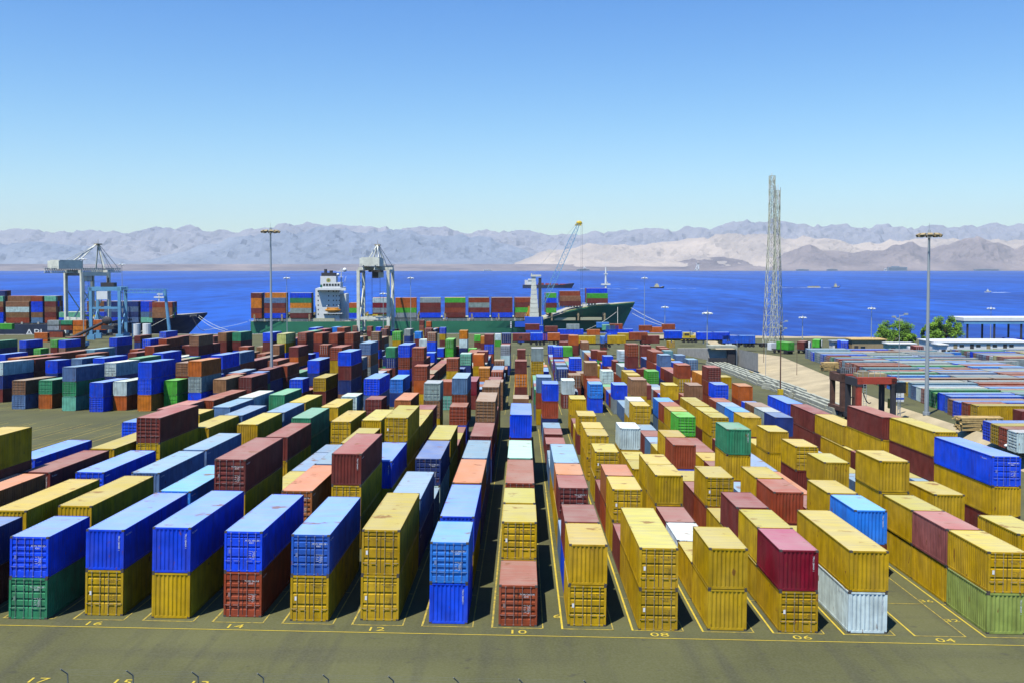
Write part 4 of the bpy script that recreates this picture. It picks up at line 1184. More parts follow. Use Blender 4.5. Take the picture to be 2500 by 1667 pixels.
# blue gantry crane
def blue_gantry(base,rot):
    e=empty('gantry_crane',base,rot,'light blue portal crane between the left quay crane and the navy bow','crane','quay cranes')
    def part(name,f,mm=M_CBLUE): m=MB(); f(m); return m.obj(name,mm,e)
    for sx in (-1,1):
        for sy in (-1,1): part('leg',lambda m:(m.box(sx*6-.6,sx*6+.6,sy*4-.5,sy*4+.5,1,22),m.box(sx*6-1.5,sx*6+1.5,sy*4-.7,sy*4+.7,.2,2.4)))
    part('top_frame',lambda m:[m.box(-7,7,sy*4-.5,sy*4+.5,20.6,22.2) for sy in (-1,1)]+[m.box(sx*6-.5,sx*6+.5,-4,4,20.8,22) for sx in (-1,1)])
    part('mid_frame',lambda m:[m.box(-6,6,sy*4-.3,sy*4+.3,13,13.8) for sy in (-1,1)]+[m.cyl((sx*6,-4,3),(sx*6,4,12.6),.25,n=6) for sx in (-1,1)])
    part('cabin',lambda m:m.box(-3,1.5,-5.4,-2.4,17,20.4),M_WH); part('winch',lambda m:(m.box(-2.5,3,-2,2,22.2,24),m.cyl((0,0,24),(0,0,26),.5,n=8)),M_DK)
    def bm(m):
        for z in (19.5,21): m.box(6,25,-2,-1.6,z,z+.25); m.box(6,25,1.6,2,z,z+.25)
        for k in range(12): m.cyl((6+k*1.6,-1.8,19.6),(6.8+k*1.6,-1.8,21),.1,n=4); m.cyl((6+k*1.6,1.8,21),(6.8+k*1.6,1.8,19.6),.1,n=4)
    part('outreach_truss',bm); part('outer_leg',lambda m:(m.cyl((24,0,21),(26,0,1),.6,.8,8),m.box(24,28.5,-2,2,.2,3)))
    e.scale=(1.12,1.12,1.14)
    part('tank',lambda m:[m.cyl((11+k*4.5,2,1),(11+k*4.5,2,6.5),1.8,n=14) for k in range(2)],M_WH)
pb=px(266,825,480); blue_gantry((pb.x,480,gz(pb.x,480)),.05)
def harbour_crane():
    b=px(1305,792,525); z0=gz(b.x,525); e=empty('harbour_crane',(b.x,525,z0),0,'mobile harbour crane with pale mast, blue base and long blue lattice jib','crane')
    def part(name,f,mm=M_RB): m=MB(); f(m); return m.obj(name,mm,e)
    part('base',lambda m:(m.box(-4.6,4.6,-3.5,3.5,1.2,5),m.box(-5.2,4.4,-3,3,6,10),m.cyl((0,0,5),(0,0,6),2.4,n=14)))
    part('wheels',lambda m:[m.cyl((-4+k*1.6,sy*3,.8),(-4+k*1.6,sy*3.6,.8),.8,n=10) for k in range(6) for sy in (-1,1)],M_BLACK)
    for k in range(9):
        part('mast_segment',lambda m: m.box(-2.6+.13*k,2.2-.20*k,-1.8+.1*k,1.8-.1*k,10+k*2.35,10+k*2.35+2.2),M_OFFW)
    part('mast_shadow_side',lambda m: m.box(2.1,3.6,-1,1,9,30.5),M_DK); part('mast_head',lambda m:(m.box(-2,3.4,-1.4,1.4,31.2,32.2),m.cyl((-1.6,0,31),(-1.6,0,33),.3,n=6)),M_OFFW)  # dark box paints in the shaded side of the mast
    tip=px(1414,545,525)-Vector((b.x,525,z0)); foot=Vector((4.2,0,16))
    def jib(m):
        d=(tip-foot); n=22; sd=Vector((0,1,0)); up=d.normalized().cross(sd)
        def pt(t,i): w=1.25*min(1,.35+3*t)*min(1,.4+3*(1-t)); return foot+d*t+up*(w*(1 if i in (0,1) else -1))+sd*(w*(1 if i in (0,3) else -1))
        for k in range(n):
            for i in range(4): m.cyl(pt(k/n,i),pt((k+1)/n,i),.15,n=4,cap=False); m.cyl(pt(k/n,i),pt((k+1)/n,(i+1)%4),.09,n=4,cap=False)
    part('jib',jib,M_CBLUE); part('jib_head',lambda m:(m.ell(tip,(1.6,.8,1.2)),m.box(tip.x-2.2,tip.x+1.2,-.6,.6,tip.z-1.4,tip.z-.6)),M_YP)
    part('luffing_rope',lambda m:[m.cyl((-1,y,32.5),tip+Vector((-1,y,0)),.07,n=4) for y in (-.8,.8)],M_STEEL)
    part('hoist_rope',lambda m:[m.cyl(tip+Vector((1+k*.8,0,0)),(tip.x+1+k*.8,0,9),.06,n=4) for k in range(2)],M_DK)
harbour_crane()
# ---------------------------------------------------------------- ships
def loft(name,st,mats,parent,mi=None,warp=None):
    """st: list of (x, [(halfwidth,z),...]) stations"""
    m=MB()
    for (xa,A),(xb,B) in zip(st,st[1:]):
        for k in range(len(A)-1):
            for s in (-1,1):
                q=[(xa+A[k][2],s*A[k][0],A[k][1]),(xb+B[k][2],s*B[k][0],B[k][1]),(xb+B[k+1][2],s*B[k+1][0],B[k+1][1]),(xa+A[k+1][2],s*A[k+1][0],A[k+1][1])]
                if s>0: q=q[::-1]
                m.face(q,(mi(k) if mi else 0))
        m.face([(xa,-A[-1][0],A[-1][1]),(xb,-B[-1][0],B[-1][1]),(xb,B[-1][0],B[-1][1]),(xa,A[-1][0],A[-1][1])],len(mats)-1)
    x,A=st[0]; m.face([(x,w,z) for w,z,_ in A]+[(x,-w,z) for w,z,_ in A[::-1]])
    if warp: m.v=[warp(p) for p in m.v]
    return m.obj(name,mats,parent)
def hull_stations(L,bw,zd,zb,n=40,flare=.25,stern=.1,tab=None):
    st=[]
    for i in range(n+1):
        t=i/n; x=L*t
        full=1-max(0,(t-(1-flare))/flare)**2.6; fw=1-min(1,max(0,(t-(1-flare*1.6))/(flare*1.55)))**1.25
        aft=.75+.25*min(1,t/stern)
        sheer=zd+(zb-zd)*max(0,(t-.72)/.28)**1.2*1
        if tab: sheer=lerp(tab,t)
        wd=bw/2*aft*max(full,.03); ww=bw/2*aft*max(fw,.01)
        if t>.985: wd*=.6
        rk=max(0,(t-.6)/.4)**2*L*.045
        st.append((x,[(ww*.92,-4,-rk*1.2),(ww,0,-rk),(ww,1.2,-rk*.9),(ww*.62+wd*.38,sheer*.6,-rk*.4),(wd,sheer,0),(wd,sheer+1.0 if t>.8 else sheer,0)]))
    return st
def rail(m,x0,x1,y,z0,fz=None):
    n=int((x1-x0)/3)
    for k in range(n+1):
        x=x0+(x1-x0)*k/n; z=fz(x) if fz else z0; m.cyl((x,y,z),(x,y,z+1.1),.06,n=4,cap=False)
        if k<n:
            xn=x0+(x1-x0)*(k+1)/n; zn=fz(xn) if fz else z0
            for h in (.55,1.1): m.cyl((x,y,z+h),(xn,y,zn+h),.05,n=4,cap=False)
def shipframe(x_stern,y_stern,rot): return Matrix.Translation((x_stern,y_stern,0))@Matrix.Rotation(rot,4,'Z')
def deck_stacks(mw,bays,group,shipname,zdeck,y0,depth):
    """bays: (x0, len, [codes bottom->top], extra rows behind, ydelta)"""
    for bi,(x0,L,codes,n2,zo) in enumerate(bays):
        lx=12.192 if L==4 else 6.058
        for row in range(depth):
            cc=list(codes)
            if row>0: cc=[rc.choice('MRBEGTSNOMR') for _ in range(max(1,len(codes)+(n2 if row>0 else 0)))]
            for ti,c in enumerate(cc):
                T=mw@Matrix.Translation((x0+lx/2,y0+1.3+row*2.55,zdeck+zo+ti*2.92))@Matrix.Rotation(math.pi/2,4,'Z')
                lv='bottom tier' if ti==0 else ('top tier' if ti==len(cc)-1 else ORD[ti].replace('front','1st')+' tier up')
                lab='%s container on the %s, %s, %s bay from left%s'%(CNAME[c],shipname,lv,ORD[bi].replace('front','first'),'' if row==0 else ', inboard row %d'%(row+1))
                add_cont(T,L,c+'p',True,group,lab,zone='ship')
# green ship
gx0=px(605,790,574).x; G0=shipframe(gx0,573-.07*0+15.5,math.atan(.07))
def gwarp(p): return (p[0]*1.105,p[1],38.3-(38.3-p[2])*1.087 if p[2]>-.5 else p[2])
g=empty('container_ship',(0,0,0),mw=G0,label='large green container ship moored along the quay, white bridge near its stern',cat='ship')
GL=206; GB=31
GT=((0,9.6),(.74,9.6),(.80,13.6),(.87,16.4),(.93,17.2),(1,18.2))
st=hull_stations(GL,GB,9.6,17.2,tab=GT)
loft('hull',st,[M_GREENH,M_GREENH,M_GREENH,M_GREENH,M_GREENH,M_CONC],g,lambda k:0,gwarp)
def shf(x): return lerp(GT,x/GL)
def gpart(name,f,mm,par=None):
    m=MB(); f(m); m.v=[gwarp(p) for p in m.v]; return m.obj(name,mm,par or g)
gpart('railing',lambda m:(rail(m,0,148,-GB/2+.1,9.6)),M_WH)
M_HC=mat('hatch_cream',(0.42,0.42,0.26),.7)
for k in range(13):
    if k!=3: gpart('hatch_coaming',lambda m:m.box(4+k*14.2,15.5+k*14.2,-14,14,9.6,11.1),M_HC)
for k in range(14):
    if k==3: continue
    gpart('lashing_bridge',lambda m:[m.box(2.2+k*14.2,3.0+k*14.2,y-.25,y+.25,9.6,13.5) for y in (-15,-9,-3,3,9,15)]+[m.box(2.0+k*14.2,3.2+k*14.2,-15.3,15.3,12.2,12.5)],M_TAN)
bx=42.5-.0
def bridge(m):
    m.box(33.8,46.5,-12,12,9.6,27); m.box(46.5,49.6,-9,9,9.6,24); m.box(35,47.5,-15.5,15.5,26.2,27.4); m.box(37,46.5,-8,8,27.4,30.2); m.box(46.4,50,-15.4,-12,26,27.2)
gpart('superstructure',bridge,M_WH)
for r in range(6):
    for c,x in enumerate((35,40.5,43,44.6,46)): 
        gpart('window',lambda m:m.box(x,x+.55,-12.06,-11.96,12.9+r*2.45,13.6+r*2.45),M_GLASS)
gpart('bridge_windows',lambda m:[m.box(37.5+k*1.5,38.6+k*1.5,-8.06,-7.96,28.3,29.5) for k in range(6)],M_GLASS)
fn=gpart('funnel',lambda m:(m.box(37.2-1.5,44,-5,5,27.4,33.6)),M_WH)
gpart('funnel_top',lambda m:(m.box(36.2,43.4,-4.6,4.6,33.6,35.4),m.cyl((38,0,35),(38,0,37.4),.8,n=8),m.cyl((41,0,35),(41,0,36.6),.9,n=8)),M_DK,fn)
gpart('funnel_band',lambda m:m.box(35.65,44.05,-5.05,5.05,27.5,29),M_GREENH,fn)
def emb(m):
    m.cyl((40,-5.02,31.4),(40,-5.1,31.4),1.15,n=20)
gpart('emblem',emb,mat('emblem_gold',(0.55,0.45,0.12),.5),fn)
gpart('emblem_star',lambda m:[m.face([(40+.9*math.cos(a),-5.13,31.4+.9*math.sin(a)),(40+.25*math.cos(a+1.2),-5.13,31.4+.25*math.sin(a+1.2)),(40+.25*math.cos(a-1.2),-5.13,31.4+.25*math.sin(a-1.2))]) for a in [k*math.pi/3+.5 for k in range(6)]],M_GREENH,fn)
gpart('radar_mast',lambda m:(m.cyl((46.3,0,30),(46.3,0,38),.35,.2,6),m.box(43.8,48.8,-.3,.3,36,36.3),m.ell((48.2,0,37),(1.1,1.1,1.1)),m.ell((44.6,0,34.4),(.8,.8,.8)),m.box(45,47.5,-2,2,33,33.2),m.cyl((48,0,30),(49,0,33.5),.15,n=5)),M_WH)
lb=gpart('lifeboat',lambda m:(m.ell((43,-13.4,15.5),(4.2,1.3,1.2),10,6),m.box(40,46,-14.3,-12.6,16,16.9)),M_ORNG)
gpart('davit',lambda m:[m.cyl((x,-12,18),(x,-14.4,17.5),.2,n=5) for x in (40,46)]+[m.box(38,48,-14.4,-12,13.6,13.9)],M_WH)
gpart('foremast',lambda m:(m.cyl((190,0,17),(190,0,38.5),.9,.35,8),m.box(187.5,192.5,-.8,.8,28.5,29.3),m.box(188.9,191.1,-.6,.6,34.5,35),m.cyl((190,0,38.5),(190,0,43),.08,n=4),m.cyl((190,0,31),(191.5,0,29),.2,n=5)),M_WH)
M_WG=mat('winch_green',(0.3,0.5,0.12),.6)
for x in (186,192,197): gpart('winch',lambda m:(m.cyl((x,-4,17),(x,4,17),.9,n=10),m.box(x-1,x+1,-4.4,4.4,16,16.6)),M_WG)
gpart('bulwark_stripe',lambda m:[m.face([(x,-w-.05,z+.7),(x2,-w2-.05,z2+.7),(x2,-w2-.05,z2+1.05),(x,-w-.05,z+1.05)]) for (x,w,z),(x2,w2,z2) in zip([(a,b[4][0],b[4][1]) for a,b in st[32:40]],[(a,b[4][0],b[4][1]) for a,b in st[33:41]])],mat('stripe_yellow',(0.7,0.68,0.25),.6))
gpart('breakwater_fence',lambda m:[m.box(158+k*1.6,159+k*1.6,-11,-10.8,16.8,18.6) for k in range(16)]+[m.box(157.6,183.6,-11.1,-10.7,18.6,18.9),m.box(157.6,183.6,-11.1,-10.7,16.5,16.8)],M_WH)
gpart('gangway_tower',lambda m:(m.box(146,147,-15.6,-14.8,10,17.5),m.box(144,151,-15.6,-14.8,10,11),m.cyl((145,-15.2,11),(147,-15.2,17),.4,n=5)),M_ORNG)
gpart('blue_panel',lambda m:m.box(139,150.5,-15.75,-15.6,6.2,9.3),M_RB)
gpart('sounding_marks',lambda m:[m.box(136.5,137.3,-15.62,-15.55,5.8+k*.9,6.4+k*.9) for k in range(4)],M_WH)
u=lambda p:(p-605)*.2365+(p-605)**2*5e-6   # photo pixels along the hull to metres from the stern
BG=[(1.0,2,'RMOOM',0,0),(u(641),4,'BRMS',1,0),(u(703),4,'MEOgB',0,0),(u(841)+1,2,'BGo',0,0),(u(902),4,'MECW',0,0),(u(957),4,'EGoo',0,0),(u(1016),4,'BMME',0,0),(u(1076),4,'MRMG',0,0),(u(1134),4,'BMER',0,0),(u(1190),4,'BMMM',0,0),(u(1247),4,'TGMR',0,0),(u(1322),2,'GMBG',0,2.6),(u(1356),4,'MT',1,6.6),(u(1422),4,'MG',1,8.2)]
BGs=[]
for i,b in enumerate(BG): BGs.append(b)
deck_stacks(G0,BGs,'containers on the green ship','green ship',9.0,-15.3,4)
# navy ship at the left
n0=px(487,770,545); NL=250; N0=shipframe(n0.x-NL,quay_y(n0.x-NL)+18,math.atan(.07))
nv=empty('container_ship',(0,0,0),mw=N0,label='dark navy container ship at the far left with its bow pointing right',cat='ship')
stn=hull_stations(NL,30,7.6,12.0,flare=.2)
loft('hull',stn,[M_NAVYH,M_CONC],nv,lambda k:0)
def npart(name,f,mm): m=MB(); f(m); m.v=[(p[0]*1.085,p[1],p[2]-1.6) for p in m.v]; return m.obj(name,mm,nv)
def shn(x): return 7.6+4.4*max(0,(x/NL-.72)/.28)**1.2
npart('forecastle_rail',lambda m:rail(m,196,226,-5.5,0,lambda x:shn(x)+1.0+1.2),M_OFFW); npart('side_rail',lambda m:rail(m,20,190,-14.9,8.7,shn),M_OFFW)
npart('foremast',lambda m:(m.cyl((206,0,13),(206,0,25.5),.5,.3,8),m.box(203.5,208.5,-.5,.5,22.8,23.6),m.box(205,208,-.4,.4,24.6,25.2)),M_WH); npart('deck_house',lambda m:(m.box(200,204,-6,6,11,15.5),m.box(194,199,-8,8,11,13.5)),M_OFFW)
npart('bow_gear',lambda m:[m.cyl((x,y,13.2),(x,y+2,13.2),.9,n=10) for x in (212,) for y in (-3,)],M_OFFW)
npart('pedestal',lambda m:[m.box(x,x+.9,-14.9,-14,8.6,10.4) for x in range(30,190,8)],M_CONC)
nm=bpy.data.objects.new('hull_name',text_mesh('APL',5.2,M_WH)); COL.objects.link(nm); nm.parent=nv
nm.matrix_local=Matrix.Translation(Vector(((N0.inverted()@px(53,808,535)).x,-15.12,1.3)))@RY@Matrix.Diagonal((1.25,1,1,1))
ud=lambda p:(N0.inverted()@px(p,770,540)).x
NB=[(ud(-45),4,'BBMTA',1,0),(ud(16),4,'RTWT',1,0),(ud(76),2,'STBBR',0,0),(ud(108),2,'RMTMA',0,0),(ud(142),4,'BA',0,0),(ud(205),4,'BB',2,0),(ud(250),4,'BNSN',0,0),(ud(305),2,'SNSN',0,0),(ud(338),2,'ASBB',0,0),(ud(359),4,'TTR',0,2.4)]
deck_stacks(N0,NB,'containers on the navy ship','navy ship',8.2,-14.6,4)
# distant vessels
def small_ship(x0,x1,yw,label,kind,hullm,cat):
    p0=pxz(x0,yw,0); p1=pxz(x1,yw,0); L=(p1-p0).length; B=L*.16 if kind=='cargo' else L*.3
    e=empty('cargo_ship' if kind=='cargo' else kind,p0,0,label,cat)
    h=L*.065 if kind=='cargo' else L*.09
    st=hull_stations(L,B,h,h*1.35,n=20); o=loft('hull',st,[hullm,M_REDH if kind=='cargo' else M_CONC],e,lambda k:0)
    def P(n,f,mm): m=MB(); f(m); return m.obj(n,mm,e)
    if kind=='cargo':
        P('superstructure',lambda m:(m.box(L*.08,L*.2,-B*.4,B*.4,h,h+8),m.box(L*.1,L*.18,-B*.45,B*.45,h+8,h+11),m.box(L*.04,L*.08,-2,2,h,h+9)),M_WH)
        P('mast',lambda m:(m.cyl((L*.16,0,h+11),(L*.16,0,h+19),.3,n=6),m.cyl((L*.55,0,h),(L*.55,0,h+12),.5,n=6),m.cyl((L*.9,0,h),(L*.9,0,h+8),.35,n=6)),M_STEEL)
        for k in range(4): P('deck_cargo',lambda m:m.box(L*(.3+.14*k),L*(.41+.14*k),-B*.35,B*.35,h,h+3.2-.5*k),(M_REDH,M_RED)[k%2])
    elif kind=='tugboat':
        P('wheelhouse',lambda m:(m.box(L*.32,L*.62,-B*.3,B*.3,h,h+3.4),m.box(L*.4,L*.56,-B*.22,B*.22,h+3.4,h+6)),mat('tug_cream',(.6,.55,.35),.6)); P('mast',lambda m:(m.cyl((L*.48,0,h+6),(L*.48,0,h+11),.2,n=5),m.cyl((L*.36,0,h+3),(L*.36,0,h+6.2),.6,n=8)),M_STEEL)
    else:
        P('cabin',lambda m:(m.box(L*.3,L*.62,-B*.3,B*.3,h,h+2.2),m.box(L*.36,L*.54,-B*.22,B*.22,h+2.2,h+3.6)),M_WH); P('mast',lambda m:m.cyl((L*.45,0,h+3.6),(L*.45,0,h+6),.1,n=5),M_WH)
    return e
small_ship(1276,1402,704,'dark cargo ship with reddish deck anchored in the gulf behind the harbour crane','cargo',M_NAVYH,'ship')
small_ship(1587,1622,704.5,'cream and dark tugboat out on the water right of the green ship','tugboat',M_NAVYH,'boat')
small_ship(2030,2051,703,'small dark tug towing a barge far out on the water','tugboat',mat('tow_blue',(.05,.1,.25),.5),'boat')
small_ship(2404,2420,714.5,'small white motor boat far right with a white wake','motorboat',M_WH,'boat')
q=pxz(1971,703,0); e=empty('barge',q,0,'low flat barge towed behind the small tug','barge'); m=MB(); m.box(0,24,-4,4,0,1.6); m.obj('hull',M_OFFW,e); m=MB()
for k in range(6): m.box(2+k*3.6,4.4+k*3.6,-3,3,1.6,3.0-.2*(k%2))
m.obj('deck_load',M_TAN,e)
wk=MB()
for x0,x1,y,w in ((1862,1968,703.2,5),(2008,2030,703.2,7),(2420,2458,714.5,11),(1623,1700,705,3.5),(1405,1560,705.5,4)):
    a=pxz(x0,y,.15); b=pxz(x1,y,.15); n=14
    for k in range(n):
        if (k*7)%5==0: continue
        s=a.lerp(b,k/n); t=a.lerp(b,(k+.8)/n); ww=w*(1+.5*math.sin(k*2.1)); wk.face([(s.x,s.y-ww,.15),(t.x,t.y-ww*.8,.15),(t.x,t.y+ww*.8,.15),(s.x,s.y+ww,.15)])
o=wk.obj('wake',M_FOAM); o['kind']='stuff'; o['label']='thin white wakes trailing behind the moving vessels'; o['category']='wake'
# mooring lines
def line(a,b,sag,label,r=.10,mt=M_OFFW):
    m=MB(); n=10; pts=[a.lerp(b,k/n)-Vector((0,0,sag*4*(k/n)*(1-k/n))) for k in range(n+1)]
    for p,q in zip(pts,pts[1:]): m.cyl(p,q,r,n=5,cap=False)
    tag(m.obj('mooring_line',mt),label,'rope','mooring lines')
line(px(1541,752,590),px(1650,802,545),1,'upper mooring line from the green bow to the quay'); line(px(1543,765,590),px(1640,800,545),1.2,'lower mooring line from the green bow to the quay')
line(px(1505,762,575),px(1430,806,545),1,'long mooring line running left across the green bow'); line(px(1508,750,578),px(1508,810,552),0,'mooring line hanging straight down the green bow')
line(px(486,771,540),px(556,806,535),1,'upper mooring line from the navy bow to the quay'); line(px(484,775,540),px(549,808,533),1.4,'second mooring line from the navy bow'); line(px(604,786,560),px(498,806,540),.6,'mooring line from the stern of the green ship')
line(px(470,775,536),px(500,808,530),2,'dark sagging mooring line below the navy bow',.12,M_DK); line(px(425,768,532),px(340,812,520),0,'pale spring line along the navy hull')
# ---------------------------------------------------------------- upper yard on the right
rr=random.Random(21)
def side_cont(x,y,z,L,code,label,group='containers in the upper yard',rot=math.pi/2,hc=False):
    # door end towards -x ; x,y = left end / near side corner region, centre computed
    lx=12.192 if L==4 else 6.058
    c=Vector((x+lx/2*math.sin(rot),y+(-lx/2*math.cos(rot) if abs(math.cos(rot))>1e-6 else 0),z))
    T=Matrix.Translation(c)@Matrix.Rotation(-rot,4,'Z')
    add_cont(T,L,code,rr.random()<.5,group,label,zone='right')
def leftline(y): return lerp(((120,64),(146,69.5),(191,76),(293,89),(312,92)),y)
def rightline(y): return lerp(((146,150),(230,128),(250,126),(270,125),(315,134)),y)
near=['Mp','Yd','Rd','Bd','Td','Dd','Bp','Gd','gd','Rd','Wp','Sd','cd','Yd','Wd','Md','Ed','bd']
y=147.0;k=0
while y<312:
    x=leftline(y)+rr.uniform(-.25,.25)+(5.5 if k==0 else 0); z=rz(y); xr=rightline(y); j=0
    code=near[k] if k<len(near) else rr.choice(['Ed','Sd','gd','Td','Sd','Dd','Nd','Md','cd','Rd','Bd','Nd','Rd','Bd'])
    while x<xr-9:
        L=4 if rr.random()<.85 else 2
        side_cont(x,y,z,L,code,'%s container in the upper yard, %s row back, %s from the slope'%(CNAME[code[0]],ORD[k].replace('front','first') if k<len(ORD) else str(k+1)+'th',('first','second','third','fourth','fifth','sixth','seventh','eighth')[j]))
        x+=(12.192 if L==4 else 6.058)+.35; j+=1; code=rr.choice(['Ed','Sd','gd','Td','Sd','Nd','Td','Md','bd','Sd','Bd','Ed','Rd','cd'])
    y+=2.438+(rr.uniform(.4,.8) if rr.random()<.6 else rr.uniform(1.2,2.2))
    k+=1
    if k in (3,): y+=.5
y=263.;k=0
cs=['Ed','Rd','Rd','yd','Wd','Cd','Sd','Nd','Sd','Td','Bp','Sd','Md','gd','Ed','Rd','Dd']
while y<312:
    x=lerp(((263,131),(312,138)),y)
    for j in range(2):
        code=cs[k%len(cs)] if j==0 else rr.choice(['gd','yd','Rd','Sd','Nd','Ed'])
        side_cont(x+j*12.6,y,rz(y),4,code,'%s container across the road in the upper yard, %s row from the front, %s end'%(CNAME[code[0]],ORD[k].replace('front','first'),'left' if j==0 else 'right'))
    y+=2.85;k+=1
for k,(c,yy) in enumerate((('Bd',134.2),('Yd',131.3),('Rd',128.3),('Wd',125.3))):
    for j in range(2): side_cont(64.4+(134.2-yy)*-.12+j*12.6,yy,rz(yy),4,c if j==0 else 'Md','%s container by the right picture edge, %s of four near rows, %s end'%(CNAME[c[0] if j==0 else 'M'],('rear','third','second','front')[k],'left' if j==0 else 'right'))
# side-on containers near the quay and on trailers
def sideon(x0,x1,yt,yb,code,label,group='containers by the quay road',Y=None):
    pxm=(yb-yt)/2.6; Y=Y or F/pxm; L=4 if (x1-x0)/F*Y>8.5 else 2
    a=px(x0,yb,Y); zb=a.z
    T=Matrix.Translation(Vector((a.x+(12.192 if L==4 else 6.058)/2,Y,zb)))@Matrix.Rotation(math.pi/2,4,'Z')
    add_cont(T,L,code,False,group,label,zone='right'); return Vector((a.x,Y,zb)),L
for a in ((0,31,790,804,'Gp'),(119,146,786,796,'Ep'),(119,146,796,807,'Ep'),(147,179,786,796,'gp'),(147,179,796,806,'Rp'),(181,208,784,796,'op'),(181,208,796,808,'Op'),(181,208,808,820,'Op'),(230,249,783,795,'op'),(230,249,795,806,'op'),
    (87,122,812,826,'op'),(87,122,826,841,'op'),(124,146,810,824,'Rp')):
    sideon(*a[:4],a[4],'%s container seen side-on near the navy ship, left edge %d hundredths across the picture'%(CNAME[a[4][0]],a[0]//25),Y=455)
def trailer(x0,Y,zb,n,label,cab=None,mt=None):
    g0=zb-1.45; e=empty('semi_trailer',(x0,Y,g0),0,label,'trailer','trailers and trucks on the quay road'); Lt=12.6
    def P(nm,f,mm): m=MB(); f(m); return m.obj(nm,mm,e)
    P('chassis',lambda m:(m.box(0,Lt,-.5,-.3,1.0,1.35),m.box(0,Lt,.3,.5,1.0,1.35),m.box(0,Lt,-1.2,1.2,1.3,1.42)),M_DK)
    for k in range(3):
        for s in (-1,1): P('wheel',lambda m:(m.cyl((8.6+k*1.3,s*.8,.5),(8.6+k*1.3,s*1.2,.5),.5,n=12)),M_BLACK)
    P('landing_leg',lambda m:[m.box(2.6,2.8,s*.7-.1,s*.7+.1,.05,1.1) for s in (-1,1)],M_STEEL)
    if cab:
        t=empty('truck_tractor',(x0-4.2,Y,g0),0,cab[1],'truck','trailers and trucks on the quay road')
        def Q(nm,f,mm): m=MB(); f(m); return m.obj(nm,mm,t)
        c=Q('cab',lambda m:(m.box(0,2.2,-1.2,1.2,.9,3.3),m.box(.25,2.0,-1.1,1.1,3.3,3.75)),cab[0]); Q('windscreen',lambda m:m.box(-.03,.02,-1.0,1.0,2.0,3.0),M_GLASS); Q('side_window',lambda m:m.box(.5,1.5,-1.23,-1.2,2.1,2.9),M_GLASS)
        Q('bumper',lambda m:m.box(-.2,.3,-1.2,1.2,.4,1.0),M_DK); Q('chassis',lambda m:m.box(.3,6,-.5,.5,.7,1.0),M_DK)
        for x in (.9,4.6):
            for s in (-1,1): Q('wheel',lambda m:m.cyl((x,s*.8,.52),(x,s*1.2,.52),.52,n=12),M_BLACK)
# x0,x1,ytop,ybottom,colour,trailer,cab
TR=[(1252,1280,817,832,'Mp',1,None),(1295,1324,814,831,'Bp',1,(M_RB,'royal blue tractor unit between maroon and blue containers')),(1325,1360,816,831,'op',1,None),(1362,1378,817,834,'Mp',0,None),(1412,1452,819,838,'Yp',1,None),
    (1508,1535,815,831,'Yp',1,(M_RB,'royal blue truck with rounded cab in front of a yellow container')),(1483,1494,819,838,'Yp',0,None),(1536,1564,806,830,'Rp',0,None),(1565,1617,816,838,'Mp',0,None),(1361,1431,808,817,'Bp',0,None),(1433,1471,812,818,'op',0,None),
    (1482,1536,809,817,'Bp',0,None),(1622,1652,810,826,'Bp',1,None),(1700,1740,811,829,'Bp',1,None),(1738,1779,811,829,'Bp',1,None),(1762,1803,818,837,'Dp',1,None),(1800,1843,818,837,'Dp',1,(M_WH,'white truck cab pulling a blue container before the lattice towers')),
    (1655,1700,811,826,'Ep',0,None),(1586,1604,804,812,'op',0,None),(1616,1636,795,805,'Rp',0,None),(1456,1470,787,800,'bp',0,None),(1560,1578,796,808,'Rp',0,None),(1296,1320,795,808,'Bp',0,None),(1330,1345,798,810,'Mp',0,None),(1282,1294,791,806,'Mp',0,None),
    (1383,1408,797,805,'Ep',0,None),(1478,1490,800,808,'Bp',0,None),(1488,1500,792,804,'Rp',0,None),(1470,1484,796,806,'Ap',0,None)]
for k,(x0,x1,yt,yb,c,tr,cab) in enumerate(TR):
    Y={0:None}.get(0) ; h=yb-yt
    Y=min(max(F*2.6/h,335),500) if not tr else 352.
    if h<13: Y=470.
    p,L=sideon(x0,x1,yt,yb,c,'%s container side-on by the quay road, %s%s'%(CNAME[c[0]],'trailered, ' if tr else '', ['first','second','third','fourth','fifth','sixth','seventh','eighth','ninth','tenth','eleventh','twelfth'][k%12]+(' of the nearer line' if k<12 else (' of the middle line' if k<24 else ' of the far line'))),Y=Y)
    if tr: trailer(p.x-.2,Y,p.z,3,'low trailer under the %s container, %s on the quay road'%(CNAME[c[0]],ORD[k].replace('front','first')),cab)
# rotated trucks near the shore
for x,yb,Y,rot,c,lab in ((1912,856,330,.45,'Gp','lime green container on a trailer with its end towards the camera'),(1955,853,335,-.5,'Mp','maroon container beside the lime green one by the shore'),(1990,846,350,-.4,'Gp','lime green container right of the maroon one by the shore'),(2050,845,345,-.35,'Bp','royal blue container by the brown hut'),(2058,846,338,-.35,'Bd','blue container in front of the other by the brown hut'),(2236,866,300,-.15,'Md','dark maroon container on a truck left of the white hut')):
    p=px(x,yb,Y); p.z=rz(Y)+1.35; T=Matrix.Translation(p+Vector((1.5,3,0)))@Matrix.Rotation(rot,4,'Z'); add_cont(T,2,c,False,'containers on trucks by the shore',lab,zone='right')
    e=empty('semi_trailer',(0,0,0),label='trailer under the '+lab,cat='trailer',group='trailers and trucks on the quay road',mw=T@Matrix.Translation((0,0,-1.35)))
    m=MB(); m.box(-1.1,1.1,-3.2,5.5,.95,1.3); m.obj('chassis',M_DK,e)
    for yy in (-2,-.9,4.2):
        for s in (-1,1): m=MB(); m.cyl((s*.75,yy,.5),(s*1.15,yy,.5),.5,n=12); m.obj('wheel',M_BLACK,e)
    m=MB(); m.box(-1.2,1.2,5.6,7.6,.8,3.2); m.obj('cab',M_WH if c!='Bd' else M_RB,e)
